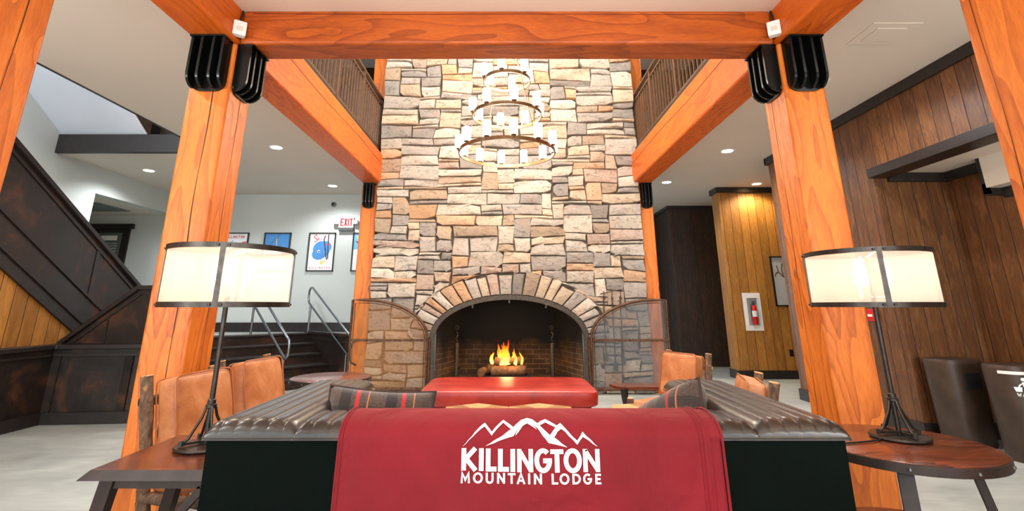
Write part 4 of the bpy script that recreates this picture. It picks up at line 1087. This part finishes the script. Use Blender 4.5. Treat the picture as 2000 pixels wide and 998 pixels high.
m = M(); m.box(-.2, .27, -.22, .22, .15, .175); ob('shelf', m, MT['tabletop'], t)
# small table right
t = thing('low_side_table', 'low reddish wooden table with dark angled legs right of the ottoman', 'table', (1.38, 5.55, 0))
m = M(); m.prism([(-.26, -.06), (-.22, -.12), (.32, -.12), (.32, .14), (-.22, .14), (-.3, .08)], lambda a, b, d: (a, b, d), .40, .425); ob('tabletop', m, MT['tabletop'], t, bevel=.003)
for a, b in ((-.2, -.08), (-.12, .08), (.26, -.08), (.26, .08)):
    m = M(); m.bar((a, b, .40), (a + (.06 if b < 0 else -.02), b, 0), .035, .035); ob('leg', m, MT['tableleg'], t)
# hexagon coffee tables
def hexagon(loc, label, rz):
    t = thing('hexagonal_coffee_table', label, 'table', loc, rz, 'hexagonal wooden coffee tables')
    m = M(); p = [(.297 * math.cos(R(90 + 60 * k)), .297 * math.sin(R(90 + 60 * k))) for k in range(6)]
    m.prism(p, lambda a, b, d: (a, b, d), .37, .42); ob('tabletop', m, MT['hexwood'], t, bevel=.004)
    m = M(); m.prism([(a * .97, b * .97) for a, b in p], lambda a, b, d: (a, b, d), .03, .37); ob('body', m, MT['hexwood'], t)
    m = M(); m.prism([(a * .8, b * .8) for a, b in p], lambda a, b, d: (a, b, d), .0, .03); ob('plinth', m, MT['tableleg'], t)
hexagon((-.245, 4.30, 0), 'hexagonal wooden coffee table, left one of the pair before the ottoman', 0)
hexagon((.272, 4.30, 0), 'hexagonal wooden coffee table, right one of the pair before the ottoman', 0)
hexagon((1.10, 4.32, 0), 'hexagonal wooden coffee table standing apart by the right sofa pillow', R(45))

# ottoman
t = thing('red_ottoman', 'long red leather ottoman bench on a dark base before the fireplace', 'ottoman', (.02, 5.55, 0))
m = M()
def sup(u_, v_, hx, hy, z0, z1):
    a = 2 * math.pi * u_; c, s = math.cos(a), math.sin(a); ph = -math.pi / 2 + math.pi * v_
    k = abs(math.cos(ph)) ** .28; x = hx * k * math.copysign(abs(c) ** .16, c); y = hy * k * math.copysign(abs(s) ** .16, s)
    return (x, y, (z0 + z1) / 2 + (z1 - z0) / 2 * math.copysign(abs(math.sin(ph)) ** .28, ph))
m.grid(lambda a, b: sup(a, b, .865, .485, .28, .455), 96, 24, True); ob('cushion', m, MT['redleather'], t, smooth=70)
m = M(); m.box(-.80, .80, -.43, .43, .06, .28); ob('base', m, MT['blackp'], t, bevel=.01)
for a in (-.72, .72):
    for b in (-.36, .36): m = M(); m.box(a - .04, a + .04, b - .04, b + .04, 0, .06); ob('foot', m, MT['tableleg'], t)

# ================================================================== ARMCHAIRS
def cushion(m, w, h, t_, sag=.015, n=18):
    """pillow block centred at origin: width x, height z, thickness y"""
    def f(a, b):
        an = 2 * math.pi * a; ph = -math.pi / 2 + math.pi * b; c, s = math.cos(an), math.sin(an)
        k = abs(math.cos(ph)) ** .2
        x = w / 2 * k * math.copysign(abs(c) ** .16, c); z = h / 2 * k * math.copysign(abs(s) ** .16, s); y = t_ / 2 * math.copysign(abs(math.sin(ph)) ** .3, ph)
        bul = (1 - (2 * x / w) ** 2) * (1 - (2 * z / h) ** 2)
        y += math.copysign(sag * max(0, bul), y) + .006 * math.sin(x * 22 + z * 15) * (1 if y < 0 else 0)
        return (x, y, z)
    m.grid(f, 48, n, True)
def armchair():
    t = thing('log_armchair', 'x', 'armchair', (0, 0, 0), 0, 'log framed armchairs with tan leather cushions')
    rr = random.Random(5)
    def lg(a, b, r, name):
        a = Vector(a); b = Vector(b); n = 9; pts = [a.lerp(b, k / n) + Vector((rr.uniform(-1, 1), rr.uniform(-1, 1), 0)) * .004 for k in range(n + 1)]
        m = M(); m.cur = 0; m.tube(pts, [r * rr.uniform(.9, 1.12) for _ in pts], 10, caps=False)
        m.cur = 1; d = (b - a).normalized(); m.tube([b - d * .002, b + d * .004], [r * .98, r * .9], 10); ob(name, m, [MT['bark'], MT['endgrain']], t, smooth=60)
    for s in (-1, 1):
        lg((s * .25, .17, 0), (s * .25, .325, .85), .032, 'back_post'); lg((s * .27, -.28, 0), (s * .27, -.27, .42), .034, 'front_post')
        lg((s * .27, -.3, .27), (s * .25, .22, .27), .026, 'side_rail')
    lg((-.29, -.27, .25), (.29, -.27, .25), .026, 'seat_rail'); lg((-.27, .22, .25), (.27, .22, .25), .026, 'seat_rail'); lg((-.27, .315, .72), (.27, .315, .72), .026, 'back_rail')
    m = M(); cushion(m, .46, .52, .13); T = Matrix.Translation((0, -.04, .35)) @ Matrix.Rotation(R(90), 4, 'X'); m.v = [tuple(T @ Vector(p)) for p in m.v]; ob('seat_cushion', m, MT['tan'], t, smooth=70)
    m = M(); cushion(m, .44, .42, .13, .012); T = Matrix.Translation((0, .19, .63)) @ Matrix.Rotation(R(-12), 4, 'X'); m.v = [tuple(T @ Vector(p)) for p in m.v]; bc = ob('back_cushion', m, MT['tan'], t, smooth=70)
    m = M()
    for yy_ in (-.059, .059):
        pts = []
        for k in range(40):
            a = 2 * math.pi * k / 40; c, s = math.cos(a), math.sin(a); pts.append(T @ Vector((.222 * math.copysign(abs(c) ** .16, c), yy_, .212 * math.copysign(abs(s) ** .16, s))))
        m.tube(pts, .0045, 6, closed=True)
    ob('piping', m, MT['tanpipe'], bc, smooth=60)
    return t
ac = armchair()
def face(fx, fy): return math.atan2(fy, fx) + math.pi / 2     # local -y is the front
ac.location = (-1.61, 3.10, 0); ac.rotation_euler = (0, 0, face(.985, -.17)); ac['label'] = 'log armchair with tan cushion directly behind the left end table'
dup(ac, (-1.62, 3.84, 0), face(.985, -.17), 'log armchair with tan cushion between the left lamp pole and the round table')
c3 = dup(ac, (1.50, 4.92, 0), face(-.85, -.52), 'log armchair with its tan cushion facing us, right of the stone chimney'); c3.scale = (.93, .93, .93)
dup(ac, (1.33, 3.40, 0), face(-.96, .28), 'log armchair seen from the side, just beyond the right sofa arm').scale = (.93, .93, .93)

# ================================================================== SOFA
SX0, SX1, SY0, SY1, SZ = -1.09, 1.23, 1.98, 3.06, .765
sf = thing('leather_sofa', 'dark green black leather sofa seen from behind with channel stitched arms', 'sofa', (.07, 2.5, 0))
lx, ly = .07, 2.5
AW, BW = .31, .25
m = M(); m.box(SX0 - lx, SX1 - lx, SY0 - ly, SY0 + BW - ly, .06, SZ); ob('back', m, MT['sofa'], sf, bevel=.012)
for a, b in ((SX0, SX0 + AW), (SX1 - AW, SX1)):
    m = M(); m.box(a - lx, b - lx, SY0 + BW - .01 - ly, SY1 - ly, .06, SZ); ob('arm', m, MT['sofa'], sf, bevel=.012)
def pad(x0, x1, y0_, y1_, along, nch, H=.055, mitre=None):
    m = M(); nu, nv = (60, 60)
    if along == 'y': nu = nch * 10
    else: nv_ = 0; nu = nch * 8
    def f(a, b):
        # a across channels, b along channels
        sc = abs(math.sin(math.pi * nch * a)) ** .42
        if along == 'y':
            x = x0 + (x1 - x0) * a; y = y0_ + (y1_ - y0_) * b; w = x1 - x0; L = y1_ - y0_
        else:
            x = x0 + (x1 - x0) * a; y = y0_ + (y1_ - y0_) * b; w = y1_ - y0_; L = x1 - x0
        ex = min(x - x0, x1 - x) ; ey = min(y - y0_, y1_ - y); r = .055
        def rd(e): 
            e = min(1, max(0, e) / r); return math.sqrt(max(0, 1 - (1 - e) ** 2))
        h = rd(ex) * rd(ey); cr = 1 - .12 * ((2 * (x - x0) / (x1 - x0) - 1) ** 2 if along == 'y' else (2 * (y - y0_) / (y1_ - y0_) - 1) ** 2)
        return (x - lx, y - ly, SZ - .012 + .012 * (h > 0) + H * h * cr - .008 * (1 - sc) * h)
    # non-uniform sampling towards the edges
    def e(k): return .5 - .5 * math.cos(math.pi * k)
    if along == 'y': m.grid(lambda a, b: f(a, e(b)), nch * 10, 48)
    else: m.grid(lambda a, b: f(a, e(b)), nch * 8, 30)
    return m
for a, b in ((SX0 - .012, SX0 + AW + .02), (SX1 - AW - .02, SX1 + .012)):
    ob('arm_pad', pad(a, b, SY0 - .012, SY1 + .015, 'y', 6), MT['sofapad'], sf, smooth=80)
ob('back_pad', pad(SX0 + AW, SX1 - AW, SY0 - .012, SY0 + BW + .02, 'x', 26, .05), MT['sofapad'], sf, smooth=80)
m = M()
for zz in (SZ - .004,): m.tube([(SX0 - .008 - lx, SY1 - ly, zz), (SX0 - .008 - lx, SY0 - .008 - ly, zz), (SX1 + .008 - lx, SY0 - .008 - ly, zz), (SX1 + .008 - lx, SY1 - ly, zz)], .006, 6)
ob('seam_piping', m, MT['sofapad'], sf)
m = M(); m.box(SX0 + AW - lx, SX1 - AW - lx, SY0 + BW - ly, SY1 - .04 - ly, .06, .28); ob('seat_base', m, MT['sofa'], sf)
w3 = (SX1 - SX0 - 2 * AW) / 3
for k in range(3):
    a = SX0 + AW + w3 * k + .004; m = M(); m.box(a - lx, a + w3 - .008 - lx, SY0 + BW + .01 - ly, SY1 + .0 - ly, .28, .43); ob('seat_cushion', m, MT['sofapad'], sf, bevel=.03, seg=4)
for a in (SX0 + .08, SX1 - .08):
    for b in (SY0 + .08, SY1 - .08): m = M(); m.box(a - .035 - lx, a + .035 - lx, b - .035 - ly, b + .035 - ly, 0, .06); ob('foot', m, MT['tableleg'], sf)

# pillows
def pillow(loc, rot, w, h, t_, label):
    m = M()
    def f(a, b, s):
        x = 2 * a - 1; z = 2 * b - 1; k = max(0, (1 - x ** 4)) ** .5 * max(0, (1 - z ** 4)) ** .5
        px_ = w / 2 * x * (1 - .10 * (1 - abs(z) ** 2) * 0 - .07 * (1 - z * z)); pz_ = h / 2 * z * (1 - .07 * (1 - x * x))
        return (px_, s * (t_ / 2 * k + .004 * math.sin(9 * x + 5 * z) * k), pz_)
    m.grid(lambda a, b: f(a, b, -1), 26, 26); m.grid(lambda a, b: f(a, b, 1), 26, 26)
    o = ob('plaid_pillow', m, MT['plaid'], loc=loc, rot=rot, smooth=80); tag(o, label, 'pillow', 'plaid pillows on the sofa')
    q = M(); pts = []
    for k in range(4):
        for j in range(14):
            s = -1 + 2 * j / 14; x, z = ((s, 1), (1, -s), (-s, -1), (-1, s))[k]; pts.append((w / 2 * x * (1 - .07 * (1 - z * z)), 0, h / 2 * z * (1 - .07 * (1 - x * x))))
    q.tube(pts, .007, 6, closed=True); ob('welt', q, plain('dark_welt', (60, 44, 40), .8), o)
    return o
pillow((-.575, 2.40, .645), (R(-20), R(5), R(10)), .48, .44, .22, 'plaid pillow at the left end of the sofa, dark with red stripes')
pillow((.78, 2.52, .63), (R(-20), R(-26), R(-60)), .42, .42, .24, 'plaid pillow at the right end of the sofa, one corner pointing up')

# ================================================================== BLANKET
def bprof(s):
    if s <= .75: return 1.952 - .0, s
    if s <= 1.07:
        a = (s - .75) / .32 * math.pi; return 2.098 - .146 * math.cos(a), .75 + .082 * math.sin(a) ** .8 if math.sin(a) > 0 else .75
    return 2.244, .75 - (s - 1.07)
def bl(x, s):
    y, z = bprof(s)
    k = max(0, min(1, (.72 - s) / .3))
    y -= (.008 + .010 * math.sin(x * 7 + 1.3 * math.sin(s * 4)) + .006 * math.sin(x * 17 + s * 9)) * k * (1 if s < .75 else 0)
    y -= .004 * math.exp(-((x - .5 - (s - .6) * .8) / .05) ** 2) * k
    return Vector((x, y, z))
bk = thing('red_blanket', 'red fleece blanket with white mountain logo draped over the back of the sofa', 'blanket', (0, 0, 0))
BX0, BX1 = -.60, .72
def bxe(a, s):
    fl_ = .012 * max(0, .75 - s)
    return (BX0 - fl_) + (BX1 - BX0 + 2 * fl_) * a
m = M(); m.grid(lambda a, b: tuple(bl(bxe(a, .06 + 1.2 * b), .06 + 1.2 * b)), 90, 110)
ob('outer_layer', m, MT['blanket'], bk, smooth=80)
m = M(); m.grid(lambda a, b: tuple(bl(.60 + .165 * a + .01 * max(0, .75 - (.05 + 1.2 * b)), .05 + 1.2 * b) + Vector((0, .009 if b < .6 else 0, -.004 if b > .55 and b < .85 else 0))), 14, 90)
ob('under_layer', m, MT['blanket'], bk, smooth=80)
for xe in (BX0 + .012, BX1 - .03, BX1 - .018):
    m = M(); m.tube([tuple(bl(xe + (-.012 if xe < 0 else .012) * max(0, .75 - s), s) + Vector((0, -.001, .001))) for s in [.07 + k * .022 for k in range(48)]], .0022, 5); ob('hem_stitching', m, MT['blanket'], bk, smooth=70)
for xe in (BX0, BX1, .77):
    m = M(); m.tube([tuple(bl(xe + (-.012 if xe < 0 else .012) * max(0, .75 - s), s) + Vector((0, 0.002, 0))) for s in [.07 + k * .022 for k in range(48)]], .005, 6); ob('hem', m, MT['blanket'], bk, smooth=70)
def zpx(Xz, Yz):
    px = 860 + Xz * .17; py = 800 + Yz * .17
    x = (px - 990) * .001842
    s = .733 - (py - 872) * .00166 if py > 850 else .7695 + (850 - py) * .0026
    return x, s
def lay(m, polys, off=.0025):
    def sub(p, d):
        if d == 0: return [p]
        if len(p) != 4: return [p]
        a, b, c, e = [Vector(q) for q in p]
        l1 = max((b - a).length, (c - e).length); l2 = max((c - b).length, (e - a).length)
        if max(l1, l2) < 22: return [p]
        if l1 > l2: q, r_ = (a + b) / 2, (c + e) / 2; return sub([a, q, r_, e], d - 1) + sub([q, b, c, r_], d - 1)
        q, r_ = (b + c) / 2, (e + a) / 2; return sub([a, b, q, r_], d - 1) + sub([r_, q, c, e], d - 1)
    for p in polys:
        for q in sub(p, 6):
            pts = []
            for c in q:
                x, s = zpx(c[0], c[1]); P0 = bl(x, s); e = .004; tn = bl(x, s + e) - bl(x, s - e); nn = Vector((0, -tn.z, tn.y)).normalized()
                if nn.y > 0: nn = -nn
                pts.append(P0 + nn * off)
            m.poly(pts)
m = M()
def G(ch, x0, x1, yt, yb_, w):
    return [[(a, -b) for a, b in p] for p in glyph(ch, x0, x1, -yb_, -yt, w)]
big = [('K', 252, 440, 420, 670), ('I', 450, 502, 422, 675), ('L', 527, 648, 424, 680), ('L', 665, 788, 428, 682), ('I', 805, 858, 430, 684), ('N', 880, 1060, 430, 686), ('G', 1074, 1272, 428, 690), ('T', 1256, 1404, 434, 690), ('O', 1404, 1610, 428, 692), ('N', 1624, 1812, 430, 686)]
for ch_, a, b, t1, b1 in big: lay(m, G(ch_, a, b, t1, b1, 53 if ch_ != 'N' else 50), .0025 + .0002 * (a % 3))
sm = [('M', 248, 352), ('O', 386, 496), ('U', 528, 616), ('N', 655, 744), ('T', 775, 860), ('A', 872, 972), ('I', 1000, 1026), ('N', 1066, 1156), ('L', 1264, 1336), ('O', 1352, 1462), ('D', 1496, 1590), ('G', 1616, 1716), ('E', 1752, 1818)]
for ch_, a, b in sm:
    dy = (a - 248) / 1570 * 14; lay(m, G(ch_, a, b, 692 + dy, 808 + dy, 23))
def strip(pts):   # pts: list of (x,y,w_up, w_dn) thick band
    out = []
    for (x0, a0, b0), (x1, a1, b1) in zip(pts, pts[1:]): out.append([(x0, a0), (x1, a1), (x1, b1), (x0, b0)])
    return out
lay(m, strip([(265, 398, 400), (400, 262, 282), (470, 205, 235), (508, 180, 216), (590, 262, 292), (650, 208, 238), (722, 150, 180), (785, 188, 225), (840, 222, 250)]))
lay(m, strip([(528, 390, 394), (680, 312, 345), (800, 245, 308), (838, 222, 298), (880, 190, 250), (930, 152, 200), (1000, 130, 158), (1060, 143, 195), (1120, 186, 232), (1180, 235, 300), (1235, 275, 362), (1310, 315, 378), (1447, 408, 412)]))
lay(m, strip([(864, 284, 292), (905, 222, 258), (950, 178, 212), (1000, 163, 190), (1050, 190, 214), (1106, 238, 244)]), .004)
lay(m, strip([(1120, 186, 212), (1160, 162, 200), (1215, 142, 178), (1262, 165, 200), (1345, 208, 232)]))
lay(m, strip([(1262, 286, 292), (1300, 250, 316), (1345, 208, 262), (1385, 184, 212), (1440, 235, 268), (1565, 345, 380), (1600, 300, 340), (1632, 262, 306), (1700, 318, 345), (1790, 398, 402)]), .0032)
lay(m, strip([(1345, 255, 264), (1388, 216, 240), (1436, 256, 264)]), .0042)
ob('white_logo', m, MT['print'], bk, fixn=False)

# ================================================================== TABLE LAMPS
def lamp(loc, label, rz=0):
    t = thing('table_lamp', label, 'lamp', loc, rz, 'table lamps with drum mesh shades')
    m = M(); m.lathe([(.01, 0), (.122, 0), (.128, .008), (.124, .016), (.01, .018)], (0, 0, 0), 40); ob('base_plate', m, MT['lampmetal'], t, smooth=40)
    m = M(); m.tube([(0, 0, .018), (0, 0, .68)], .0115, 12); ob('pole', m, MT['lampmetal'], t, smooth=60)
    m = M(); m.lathe([(.02, .165), (.024, .168), (.024, .18), (.018, .183), (.018, .2), (.012, .205)], (0, 0, 0), 16); ob('collar', m, MT['lampmetal'], t, smooth=40)
    for k in range(4):
        a = R(45 + 90 * k); c, s = math.cos(a), math.sin(a)
        m = M(); m.tube([(c * .018, s * .018, .175), (c * .03, s * .03, .13), (c * .075, s * .075, .045), (c * .1, s * .1, .03)], .0062, 8); ob('strut', m, MT['lampmetal'], t, smooth=60)
        m = M(); m.bar((0, 0, .028), (c * .105, s * .105, .028), .014, .01); m.box(c * .1 - .008, c * .1 + .008, s * .1 - .008, s * .1 + .008, .02, .042); ob('foot_bar', m, MT['lampmetal'], t)
    r, z0, z1 = .282, .615, .9
    for za, nm in ((z0, 'lower_rim'), (z1 - .024, 'upper_rim')):
        m = M(); m.lathe([(r - .003, za), (r + .004, za), (r + .004, za + .024), (r - .003, za + .024), (r - .003, za)], (0, 0, 0), 64, cap=False); ob(nm, m, MT['lampmetal'], t, smooth=40)
    for k in range(4):
        a = R(20 + 90 * k); c, s = math.cos(a), math.sin(a)
        m = M(); m.bar((c * (r + .004), s * (r + .004), z0), (c * (r + .004), s * (r + .004), z1), .006, .022, (-s, c, 0)); 
        for zz in (z0 + .012, z1 - .012):
            for d in (-.022, .022): m.lathe([(.001, -.006), (.007, -.004), (.007, .004), (.001, .006)], (c * (r + .006) - s * d, s * (r + .006) + c * d, zz), 8)
        ob('strap', m, MT['lampmetal'], t)
    m = M(); m.lathe([(r - .004, z0 + .01), (r - .004, z1 - .01)], (0, 0, 0), 64, cap=False); ob('mesh_shade', m, MT['shade'], t, smooth=60)
    m = M()
    for k in range(3):
        a = R(80 + 120 * k); m.tube([(0, 0, z1 - .03), (math.cos(a) * (r - .006), math.sin(a) * (r - .006), z1 - .015)], .004, 6)
    m.tube([(0, 0, .68), (0, 0, z1 - .01)], .005, 8); m.lathe([(.002, z1 - .012), (.012, z1 - .006), (.008, z1 + .012), (.001, z1 + .018)], (0, 0, 0), 10); ob('spider', m, MT['lampmetal'], t)
    for k in range(3):
        a = R(50 + 120 * k); c, s = math.cos(a) * .075, math.sin(a) * .075
        m = M(); m.tube([(0, 0, .665), (c, s, .665)], .006, 6); m.lathe([(.016, .66), (.016, .72)], (c, s, 0), 12); sk = ob('socket', m, plain('ivory_socket', (236, 206, 176), .5), t, smooth=40)
        m = M(); m.lathe([(.008, .72), (.018, .74), (.021, .775), (.016, .82), (.006, .86), (.001, .872)], (c, s, 0), 14); ob('bulb', m, MT['bulb'], sk, smooth=60)
    plight('lamp_light', t, (0, 0, .79), LAMP_W, (1, .84, .68), .08)
    return t
lL = lamp((-1.375, 2.50, .60), 'table lamp with glowing drum shade on the left end table', R(0))
lR = lamp((1.915, 2.66, .60), 'table lamp with glowing drum shade on the right round table', R(46))
m = M(); m.tube([(1.80, 2.62, .606), (1.72, 2.58, .606), (1.60, 2.55, .606), (1.50, 2.52, .606), (1.46, 2.44, .606), (1.42, 2.40, .606)], .0045, 8); o = ob('lamp_cord', m, MT['blackp'], smooth=60); tag(o, 'thin black cord lying on the right round table beside the sofa arm', 'cord')
m = M(); m.box(1.355, 1.42, 2.36, 2.42, .601, .64); o = ob('power_plug_box', m, MT['blackp'], bevel=.006); tag(o, 'small black plug box at the edge of the right table against the sofa', 'plug')
